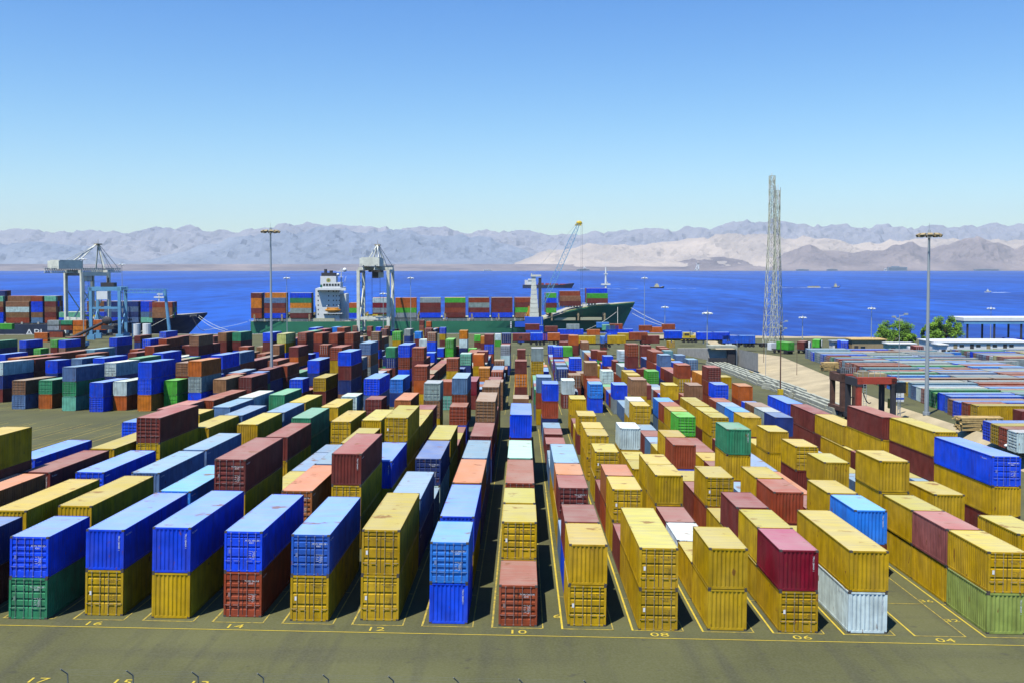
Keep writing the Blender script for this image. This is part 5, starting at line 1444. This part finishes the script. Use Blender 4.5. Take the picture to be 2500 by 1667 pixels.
# tan hut and low buildings
def hut(x0,x1,yt,yb,Y,dep,label,wall,roof,open_=False,name='hut'):
    a=px(x0,yb,Y); b=px(x1,yt,Y); z0=min(a.z,rz(Y)); e=empty(name,(a.x,Y,z0),0,label,'building'); w=b.x-a.x; h=b.z-z0
    m=MB(); m.box(0,w,0,dep,-.5,h-.3); wl=m.obj('wall',wall,e); m=MB(); m.box(-.4,w+.4,-.5,dep+.4,h-.3,h); m.obj('roof',roof,e)
    for k in range(max(1,int(w/6))): 
        m=MB(); m.box(.8+k*6,2.2+k*6,-.05,.0,0,min(2.2,h*.7)); m.obj('door',M_DK if k%2==0 else M_TAN,e)
        m=MB(); m.box(3+k*6,4.6+k*6,-.05,.0,1.0,min(2.0,h*.65)); m.obj('window',M_GLASS,e)
hut(2080,2162,828,846,345,6,'tan timber hut with an open porch behind the grey roofs',M_TAN,M_WOOD); hut(2170,2235,838,852,330,5,'pale green and white low shed right of the tan hut',mat('pale_green',(.35,.5,.35),.7),M_WH)
hut(2292,2312,840,866,318,5,'small white hut beside the maroon truck',M_WH,M_WH); hut(2282,2520,834,846,360,14,'long low building with a bright white flat roof behind the right yard',M_WH,M_WH)
hut(2033,2075,832,846,350,4,'white cabin between the green and blue containers',M_WH,M_STEEL)
# canopy
a=px(2352,842,405); e=empty('canopy_shed',(a.x,405,rz(405)),0,'open shed with wide white flat roof on dark columns at the right edge','building')
H=(px(2331,776,405).z-rz(405)); m=MB(); m.box(0,75,0,13,H-1.4,H); m.obj('roof',M_WH,e); m=MB(); m.box(.2,75,.2,12.8,H-2.6,H-1.4); m.obj('roof_frame',M_CBLUE,e)
for k in range(7):
    for yy in (1,11.5): m=MB(); m.box(2+k*11-.3,2+k*11+.3,yy-.3,yy+.3,0,H-1.4); m.obj('column',M_DK,e)
for k,(x0,x1,z,c) in enumerate(((18,30,0,'Bp'),(30.5,42,0,'Bp'),(43,55,0,'Dp'),(44,50,4.4,'op'))):
    T=Matrix.Translation((a.x+x0+6,408+k,rz(408)+z*.6+.05))@Matrix.Rotation(math.pi/2,4,'Z'); add_cont(T,4 if k<3 else 2,c,False,'containers under the canopy','%s container under the white canopy roof, %s from the left'%(CNAME[c[0]],ORD[k].replace('front','first')),zone='right')
# trees
M_LEAF=[mat('leaves%d'%k,c,.8,var=.3,vs=.6) for k,c in enumerate(((0.12,0.25,0.012),(0.20,0.38,0.02),(0.05,0.12,0.01)))]; M_BARK=mat('bark',(.12,.08,.05),.9,var=.3,vs=2)
def tree(x,Y,zb,W,H,label,seed):
    rn=random.Random(seed); e=empty('tree',(x,Y,zb),0,label,'tree'); m=MB()
    m.cyl((0,0,-.6),(.2,0,H*.28),.5,.35,8); tips=[]
    for k in range(9):
        a=k*.7+rn.random(); r=W*.33*rn.uniform(.4,1); t=Vector((r*math.cos(a),r*math.sin(a)*.8,H*rn.uniform(.45,.75))); m.cyl((.2,0,H*.24),t*.6+Vector((0,0,H*.08)),.22,.14,6); m.cyl(t*.6+Vector((0,0,H*.08)),t,.14,.05,5); tips.append(t)
    m.obj('trunk',M_BARK,e); m=MB(); cl=[]
    for k in range(52):
        a=rn.random()*6.28; r=W*.5*math.sqrt(rn.random()); z=H*(.30+.62*rn.random())*(1-.25*(r/(W*.5))**2)
        cl.append((Vector((r*math.cos(a),r*math.sin(a)*.75,z)),W*rn.uniform(.07,.15),rn.choice((0,1,1,0,2))))
    for c,r,mi in cl:
        for _ in range(190):
            d=Vector((rn.gauss(0,1),rn.gauss(0,1),rn.gauss(0,.75))); d=d.normalized()*r*rn.random()**.4; p=c+d; s=rn.uniform(.16,.38); u=Vector((rn.gauss(0,1),rn.gauss(0,1),rn.gauss(0,1))).normalized(); v=u.orthogonal().normalized()
            m.face([p-u*s,p+v*s*.6,p+u*s,p-v*s*.6],mi if rn.random()<.8 else rn.randrange(3))
    m.obj('crown',M_LEAF,e)
p=px(2182,838,400); tree(p.x,400,rz(400),14,10.2,'wide bushy green tree left of the tall floodlight mast',4)
p=px(2209,840,396); tree(p.x,396,rz(396)-.5,8,6.0,'lower bushy tree merging with the wide one on its right side',8)
p=px(2308,838,395); tree(p.x,395,rz(395),13,12.4,'tall rounded green tree next to the white canopy roof',5); p=px(2274,838,400); tree(p.x,400,rz(400),7.5,8.8,'smaller tree touching the tall rounded one on its left side',6)
# straddle carriers
def straddle(x,yt,Y,rot,w,label,beam,leg,ln=9):
    p=px(x,yt,Y); zb=gz(p.x,Y); H=p.z-zb; e=empty('straddle_carrier',(p.x,Y,zb),rot,label,'straddle carrier')
    def P(n,f,mm): m=MB(); f(m); return m.obj(n,mm,e)
    for sx in (0,w):
        for k in range(2):
            yy=-ln/2+k*ln; P('leg',lambda m:m.box(sx-.38,sx+.38,yy-.35,yy+.35,1.2,H-.8),leg if not(sx==0 and k==0) else beam)
            P('wheel',lambda m:m.cyl((sx-.3,yy,.75),(sx+.3,yy,.75),.75,n=12),M_BLACK)
        P('lower_sill',lambda m:m.box(sx-.45,sx+.45,-ln/2-.8,ln/2+.8,1.0,1.8),leg); P('upper_sill',lambda m:m.box(sx-.45,sx+.45,-ln/2-.4,ln/2+.4,H-1.4,H-.1),leg)
        P('ladder',lambda m:[m.box(sx+.6,sx+1.1,-ln/2-.4,-ln/2-.35,z*.4+1,z*.4+1.06) for z in range(int(H/.4)-3)]+[m.box(sx+d,sx+d+.05,-ln/2-.42,-ln/2-.36,1,H-1) for d in (.58,1.1)],M_STEEL)
    for yy in (-ln/2,ln/2): P('cross_beam',lambda m:m.box(-.4,w+.4,yy-.4,yy+.4,H-1.0,H+.1),beam)
    P('engine_deck',lambda m:(m.box(.5,w-.6,-1,1.5,H,H+.5),m.box(1,w*.4,-.8,1,H+.5,H+.9)),M_TAN if beam==M_RED else M_DK)
    P('deck_rail',lambda m:[m.cyl((-.3+k*w/6,-ln/2,H),(-.3+k*w/6,-ln/2,H+1.1),.04,n=4) for k in range(8)]+[m.cyl((-.3,-ln/2,H+1.1),(w+.3,-ln/2,H+1.1),.04,n=4)],M_STEEL)
    P('driver_cab',lambda m:m.box(w+.1,w+1.6,-ln/2-1.2,-ln/2+.4,H-2.4,H-.6),M_GLASS); P('hoist_cable',lambda m:[m.cyl((x,0,H-.5),(x,0,3),.05,n=4) for x in (1,w-1)],M_DK)
    P('hose',lambda m:[m.cyl((.6+k*.22,-ln/2-.4,H-2.4-k*.75+.08*k*k),(.6+(k+1)*.22,-ln/2-.4,H-2.4-(k+1)*.75+.08*(k+1)**2),.09,n=5) for k in range(6)],M_BLACK)
straddle(2045,909,178,.12,2.3,'rusty brown straddle carrier frame with cables, standing left',M_BROWN,M_BROWN,4)
straddle(2084,918,166,.05,5.8,'straddle carrier with orange-red top beam and black legs, standing right',M_RED,M_DK,4.5)
# concrete blocks along the slope foot
bm=MB(); bm.box(-.55,.55,-1.9,1.9,0,.55); bm.box(-.32,.32,-1.88,1.88,.55,1.25); b0=bm.obj('concrete_barrier',M_CONCW); first=True
for r in range(4):
    n=32
    for k in range(n):
        t=(k+.5)/n; a=px(1700,878,300); c=px(2030,985,190); P0=Vector((58.0,306,0)).lerp(Vector((58.3,178,0)),t); x=P0.x+ (1.6-1.9*math.sin(t*1.6))*1.0+r*1.45+rr.uniform(-.2,.2); y=P0.y+rr.uniform(-.25,.25)
        if x+.7>foot(y)+3.5: continue
        if rr.random()<.06 or (r==3 and t>.75): continue
        o=b0 if first else b0.copy()
        if not first: COL.objects.link(o)
        first=False; o.location=(x,y,gz(x,y)+max(0,(x-foot(y))*.12)); o.rotation_euler=(0,0,rr.uniform(-.06,.06)+(.5 if rr.random()<.06 else 0)); tag(o,'pale concrete barrier in the long rows at the foot of the sandy slope','barrier','concrete barriers along the slope foot')
# underpass walls
def wall(x0,y0t,y0b,Y0,x1,y1t,y1b,Y1,th,label,mt,name='retaining_wall'):
    a,b=px(x0,y0b,Y0),px(x1,y1b,Y1); c,d=px(x0,y0t,Y0),px(x1,y1t,Y1); m=MB(); n=Vector((0,th,0))
    q=[a-Vector((0,0,1)),b-Vector((0,0,1)),d,c]; m.face(q); m.face([p+n for p in q][::-1])
    for i in range(4): m.face([q[i],q[i]+n,q[(i+1)%4]+n,q[(i+1)%4]])
    return tag(m.obj(name,mt),label,'wall')
wall(1728,853,884,300,1800,853,888,300,1.0,'concrete face of the underpass with a dark doorway',M_CONC); wall(1802,852,884,300,1851,862,898,270,1.0,'concrete wing wall slanting toward the camera right of the underpass',M_CONC)
wall(1655,850,855,330,1735,850,872,300,1.0,'long low concrete wall left of the underpass',M_CONC)
m=MB(); a=px(1776,884,298.8); b=px(1795,853,298.8); m.box(a.x,b.x,298.7,299.9,a.z-.5,b.z); tag(m.obj('doorway',M_DK),'tall dark doorway in the underpass wall','doorway')
m=MB(); a=px(1731,882,298.6); b=px(1775,874,298.6); m.box(a.x,b.x,298.6,299.9,a.z-.5,b.z); tag(m.obj('low_opening',M_DK),'low dark slot at the bottom of the underpass wall','opening')
m=MB(); a=px(1728,849,299); b=px(1797,843,299); m.box(a.x,b.x,298,302,a.z,b.z); tag(m.obj('roof_slab',M_CONCW),'pale slab capping the underpass wall','slab')
# yellow tow tractor on flatbed
p=px(1662,836,372); e=empty('yard_tractor',p,0,'yellow yard tractor parked by the quay road','tractor')
for nm,f,mm in (('body',lambda m:(m.box(0,6.5,-1.1,1.1,.9,1.9),m.box(3.6,6.4,-1,1,1.9,2.6)),M_YP),('cab',lambda m:m.box(1,3.2,-1,1,1.9,3.6),M_YP),('cab_window',lambda m:m.box(1.2,3.0,-1.04,-1.0,2.6,3.4),M_GLASS),('exhaust',lambda m:m.cyl((3.5,0,1.9),(3.5,0,4.6),.1,n=6),M_DK)):
    m=MB(); f(m); m.obj(nm,mm,e)
for x in (1,5.4):
    for s in (-1,1): m=MB(); m.cyl((x,s*.8,.6),(x,s*1.2,.6),.6,n=12); m.obj('wheel',M_BLACK,e)
# timber piles
def timber(x,Y,w,d,h,label,seed):
    rn=random.Random(seed); m=MB(); z=0; zb=rz(Y)
    for l in range(int(h/.28)):
        for k in range(int(d/.4)):
            x0=rn.uniform(0,.5); x1=w-rn.uniform(0,.7); 
            if l>h/.28*.6 and rn.random()<.4: x0+=w*.3*rn.random()
            T=Matrix.Translation((x+w/2,Y+k*.4,zb+l*.28))@Matrix.Rotation(rn.uniform(-.06,.06),4,'Z'); m.box(x0-w/2,x1-w/2,-.17,.17,.02,.24,0,T)
            if rn.random()<.3: T=Matrix.Translation((x+rn.random()*w,Y+k*.4-.1,zb+l*.28+.05))@Matrix.Rotation(rn.uniform(.6,1.5),4,'Z'); m.box(-.8,.8,-.08,.08,.1,.2,0,T)
    o=m.obj('timber_pile',M_WOOD); tag(o,label,'timber'); o['kind']='stuff'
timber(64.8,146.6-2.9,6.6,2.4,2.0,'heap of light timber planks in front of the yellow and white doors',1); timber(79.5,254,4.6,3,2.4,'smaller stack of yellow timber at the slope edge',2)
p=px(2470,1060,128); 
# sacks
sk=MB(); rn=random.Random(4)
for k in range(26): sk.ell((63.6+rn.random()*3.4,126.2+rn.random()*1.6,rz(126)+.2+rn.random()*.75),(.5,.35,.26),7,4)
o=tag(sk.obj('sack_heap',M_WH,smooth=True),'heap of white sacks at the right picture edge','sacks'); o['kind']='stuff'
# people
def person(x,y,z,rot,vest,trouser,label,pose):
    me=bpy.data.meshes.new('body'); V=[(0,0,.92),(0,0,1.15),(0,0,1.40),(0,0,1.50),(0,-.01,1.66),(-.10,0,.88),(-.13,pose*.18,.48),(-.14,pose*.10-.02,.06),(-.14,pose*.10-.16,.03),(.10,0,.88),(.13,-pose*.18,.48),(.14,-pose*.10+.04,.06),(.14,-pose*.10-.10,.03),(-.20,0,1.40),(-.27,pose*-.05,1.13),(-.25,-.18,.93),(.20,0,1.40),(.27,pose*.05,1.13),(.27,-.05,.90)]
    E=[(0,1),(1,2),(2,3),(3,4),(0,5),(5,6),(6,7),(7,8),(0,9),(9,10),(10,11),(11,12),(2,13),(13,14),(14,15),(2,16),(16,17),(17,18)]
    me.from_pydata(V,E,[]); o=bpy.data.objects.new('tmp',me); COL.objects.link(o); sk=o.modifiers.new('s','SKIN'); ss=o.modifiers.new('u','SUBSURF'); ss.levels=1
    R=[.15,.16,.17,.065,.115,.10,.07,.05,.045,.10,.07,.05,.045,.075,.05,.04,.075,.05,.04]
    if not me.skin_vertices: me.attributes.new('skin','FLOAT',"POINT") if False else None
    for i,sv in enumerate(me.skin_vertices[0].data): sv.radius=(R[i],R[i]); sv.use_root=(i==0)
    m2=bpy.data.meshes.new_from_object(o.evaluated_get(bpy.context.evaluated_depsgraph_get())); bpy.data.objects.remove(o)
    m2.materials.clear(); 
    for mm in (trouser,vest,SKIN): m2.materials.append(mm)
    for p in m2.polygons: c=p.center; p.material_index=0 if c.z<.95 else (2 if c.z>1.47 or (c.z<1.02 and abs(c.x)>.2) else 1)
    b=bpy.data.objects.new('person',m2); COL.objects.link(b); b.location=(x,y,z); b.rotation_euler=(0,0,rot); tag(b,label,'person','workers in the upper yard')
    h=MB(); h.ell((0,-.01,1.74),(.14,.16,.12),8,4); h.obj('hard_hat',M_YP,b)
SKIN=mat('skin',(.35,.2,.13),.6); M_VEST=mat('hi_vis_vest',(.55,.65,.05),.7); M_VESTO=mat('orange_vest',(.6,.2,.04),.7); M_TRS=mat('work_trousers',(.04,.05,.1),.8)
def pers(px_,py_,vest,label,pose,rot):
    Y=(HC-12)*F/(py_-653.7)
    for _ in range(4): Y=(HC-rz(Y))*F/(py_-653.7)
    p=px(px_,py_,Y); person(p.x,Y,rz(Y),rot,vest,M_TRS,label,pose)
if True:
    pers(2332,887,M_VEST,'worker in yellow vest standing left of a pair on the road in the upper yard',1,.3); pers(2341,886,M_VESTO,'worker in orange vest standing right of the pair on the road in the upper yard',-.6,-.4)
    pers(2425,903,M_VEST,'worker in pale vest walking alone between the two container blocks',1,.8); pers(2469,912,M_VEST,'worker in bright yellow vest nearest the right edge of the upper yard',.5,2.6)
# sign boards by the embankment
p=px(2196,1010,168); e=empty('sign_board',(p.x,168,rz(168)),0,'white sign with blue band on a short post behind the maroon container','sign')
m=MB(); m.cyl((0,0,-.5),(0,0,2.6),.05,n=6); m.obj('post',M_STEEL,e); m=MB(); m.box(-.7,.7,-.06,0,1.5,3.0); s=m.obj('panel',M_WH,e); m=MB(); m.box(-.7,.7,-.08,-.06,1.9,2.2); m.obj('band',M_RB,s)
m=MB(); m.box(-1.9,-.9,-.2,.4,.4,2.0); tag(m.obj('yellow_box',M_YP),'small yellow cabinet beside the white sign','cabinet').matrix_world=Matrix.Translation((p.x,168,rz(168)))
# security fence at the bottom edge
fy=Vector((0,43,0)); pts=[]
for k in range(9):
    x=-21.3+k*3.12; z0=gz(x,47); e=empty('fence_post',(x,47+.03*k,z0),0,'security fence post with bent arm, %s from the left at the bottom edge'%ORD[k].replace('front','first'),'fence post','fence posts along the bottom edge')
    ht=2.50-.03*k
    m=MB(); m.cyl((0,0,-.3),(0,0,ht),.035,n=8); m.obj('post',M_POST,e); m=MB(); m.cyl((0,0,ht),(-.22,-.25,ht+.33),.032,n=6); m.obj('arm',M_POST,e); pts.append(Vector((x,47+.03*k,z0+ht)))
for j,(dx,dy,h) in enumerate(((0,0,-.05),(-.07,-.08,.11),(-.15,-.17,.22),(-.22,-.25,.33))):
    m=MB()
    for a,b in zip(pts,pts[1:]): m.cyl(a+Vector((dx,dy,h)),b+Vector((dx,dy,h)),.003,n=4,cap=False)
    tag(m.obj('barbed_wire',M_POST),'%s strand of wire along the fence at the bottom edge'%('lowest','second','third','topmost')[j],'wire','fence wires')
# far shore buildings
a=pxz(1690,661,2); e=empty('tall_building',(px(1697,660,11200).x,11200,8),0,'white arch-like tall building on the far shore','building'); M_FARW=mat('far_white',(.8,.8,.78),.6)
for nm,f in (('tower',lambda m:m.box(30,46,0,20,0,74)),('slanted_leg',lambda m:m.face([(-5,0,0),(8,0,0),(34,0,72),(22,0,72)]) or m.box(-8,50,0,20,-2,8)),('top_link',lambda m:m.box(12,46,0,20,64,74))):
    m=MB(); f(m); m.obj(nm,M_FARW,e)
M_FAR2=mat('far_blue_grey',(.16,.24,.32),.7)
for k,(x0,x1,h,mm,lab) in enumerate(((2168,2215,38,M_FAR2,'wide dark hotel block on the far shore at right'),(2160,2166,18,M_FARW,'small white block left of the dark hotel on the far shore'),(1424,1431,34,M_FARW,'small white tower on the far shore right of the harbour crane'),(1408,1440,14,M_FAR2,'low town block on the far shore'),(1945,1975,12,M_FAR2,'low dark building on the far shore right of the lattice towers'),(2020,2045,14,M_FAR2,'second low dark building on the far shore'),(2380,2440,14,M_FAR2,'long low dark building on the far shore at the right edge'),(1180,1200,10,M_FARW,'low pale building on the far shore left of the jib'))):
    a=px(x0,661,11180); b=px(x1,661,11180); e=empty('far_building',(a.x,11180,4),0,lab,'building','buildings on the far shore'); m=MB(); W_=b.x-a.x; m.box(0,W_,0,30,-3,h); m.box(W_*.2,W_*.6,5,25,h,h*1.25); m.obj('block',mm,e)
    for j in range(3): m=MB(); m.box(W_*.05,W_*.95,-.6,0,h*(.2+.25*j),h*(.3+.25*j)); m.obj('window_band',M_DK,e)
# conveyor / reach stacker with raised boom at left
p=px(262,842,400); e=empty('reach_stacker',(p.x-14,400,gz(p.x,400)),0,'dark reach stacker with a long black boom rising to the right','vehicle')
for nm,f,mm in (('chassis',lambda m:m.box(-2,6,-1.8,1.8,1,2.4),M_CBLUE),('boom',lambda m:m.cyl((-3,0,2.6),(14,0,11),.75,.5,8),M_DK),('boom_head',lambda m:(m.ell((14,0,11),(2.2,1.2,1.6)),m.box(12,17,-1,1,7.5,9)),M_DK),('cab',lambda m:m.box(1,3,-.8,.8,2.4,4.6),M_GLASS),('lift_cylinder',lambda m:m.cyl((3,0,2.4),(7,0,7.5),.25,n=6),M_STEEL)):
    m=MB(); f(m); m.obj(nm,mm,e)
for x in (-.8,4.6):
    for s in (-1,1): m=MB(); m.cyl((x,s*1.2,.9),(x,s*1.9,.9),.9,n=12); m.obj('wheel',M_BLACK,e)
# haze over the gulf
hz=MB(); hz.box(-16000,16000,-200,18500,-31.5,1150); o=hz.obj('haze',[]) if False else None
me=hz.mesh('haze',[]); o=bpy.data.objects.new('haze',me); COL.objects.link(o); o['kind']='stuff'; o['label']='thin blue haze over the whole gulf'; o['category']='haze'
hm=bpy.data.materials.new('haze'); hm.use_nodes=True; t=hm.node_tree; t.nodes.remove(t.nodes['Principled BSDF']); pv=t.nodes.new('ShaderNodeVolumePrincipled')
pv.inputs['Color'].default_value=(0.78,0.92,1,1); pv.inputs['Density'].default_value=HAZE; pv.inputs['Anisotropy'].default_value=0.0
t.links.new(pv.outputs[0],t.nodes['Material Output'].inputs['Volume']); me.materials.append(hm)
# ---------------------------------------------------------------- choose which containers are things
import numpy as np
def visible_areas(items,W=750,Hh=500):
    buf=np.full((Hh,W),-1,np.int32); order=[]
    c,s=math.cos(PITCH),math.sin(PITCH); sc=W/2500
    def proj(p):
        d=p-Vector((0,0,HC)); q=Vector((d.x,d.y*c-d.z*s,d.y*s+d.z*c))
        return ((1250+F*q.x/q.y)*sc,(744.24-F*q.z/q.y)*sc,q.y)
    cp=Vector((0,0,HC)); fl=[]
    for i,C in enumerate(items):
        L=12.192 if C['L']==4 else 6.058; H=2.896 if C['hc'] else 2.591; m=C['mw']
        P=[m@Vector((x*1.219,y*L/2,z*H)) for x in (-1,1) for y in (-1,1) for z in (0,1)]
        ctr=m@Vector((0,0,H/2)); C['dist']=(ctr-cp).length
        for idx in ((0,1,5,4),(2,3,7,6),(0,1,3,2),(4,5,7,6),(1,3,7,5)):
            q=[P[k] for k in idx]; fc=sum(q,Vector())/4; nrm=fc-ctr
            if nrm.dot(cp-fc)>0:
                pr=[proj(v) for v in q]
                if min(v[2] for v in pr)>1: fl.append(((fc-cp).length,i,pr))
    fl.sort(key=lambda t:-t[0])
    for d,i,pr in fl:
        xs=[p[0] for p in pr]; ys=[p[1] for p in pr]
        x0,x1=max(0,int(min(xs))),min(W,int(max(xs))+2); y0,y1=max(0,int(min(ys))),min(Hh,int(max(ys))+2)
        if x1<=x0 or y1<=y0: continue
        gx,gy=np.meshgrid(np.arange(x0,x1)+.5,np.arange(y0,y1)+.5); ins_p=np.ones(gx.shape,bool); ins_n=ins_p.copy()
        for k in range(4):
            ax,ay=xs[k],ys[k]; bx,by=xs[(k+1)%4],ys[(k+1)%4]; cr=(bx-ax)*(gy-ay)-(by-ay)*(gx-ax)
            ins_p&=cr>=0; ins_n&=cr<=0
        buf[y0:y1,x0:x1][ins_p|ins_n]=i
    a=np.bincount(buf[buf>=0],minlength=len(items)); return a
AR=visible_areas(CONT)
order=sorted(range(len(CONT)),key=lambda i:-AR[i])
KEEP=[i for i in order[:300] if AR[i]>0]
rnd=random.Random(3)
ks=set(KEEP)
for i in KEEP:
    C=CONT[i]; build_container(C,0 if C['dist']<115 else 1,rnd)
print('containers',len(CONT),'things',len(KEEP),'visible',int((AR>0).sum()),'smallest kept',AR[KEEP[-1]])
# the remaining, smaller or hidden ones: one object
m=MB()
for i,C in enumerate(CONT):
    if i in ks: continue
    L=12.192 if C['L']==4 else 6.058; H=2.896 if C['hc'] else 2.591; h=L/2; mt=C['mw']; w=1.219; col=C['rgb']
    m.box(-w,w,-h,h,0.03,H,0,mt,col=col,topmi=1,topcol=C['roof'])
    if AR[i]>0:
        for sx in (-1,1):
            for sy in (-1,1):
                x0,x1=sorted((sx*(w+.012),sx*(w-.1))); y0,y1=sorted((sy*(h+.012),sy*(h-.1))); m.box(x0,x1,y0,y1,0,H+.004,0,mt,col=tuple(v*.8 for v in col))
        n=int(L/.6)
        for k in range(n):
            y=-h+.35+(L-.7)*k/(n-1)
            for sx in (-1,1): x0,x1=sorted((sx*(w+.004),sx*(w+.03))); m.box(x0,x1,y-.1,y+.1,.15,H-.1,0,mt,col=col)
        if C['face']=='d':
            for x in (-.8,-.3,.3,.8): m.box(x-.03,x+.03,-h-.05,-h,.15,H-.15,0,mt,col=(.45,.45,.43))
            for z in (.5,1.1,1.7): m.box(-1.05,1.05,-h-.03,-h,z,z+.2,0,mt,col=tuple(v*.55 for v in col))
        else:
            for k in range(7): x=-.95+k*.317; m.box(x-.07,x+.07,-h-.03,-h,.15,H-.1,0,mt,col=tuple(v*.95 for v in col))
o=m.obj('distant_containers',[M_WALLA,M_ROOFA])
o['label']='the many smaller containers filling the far stacks, ship holds and back rows'; o['category']='containers'; o['kind']='stuff'
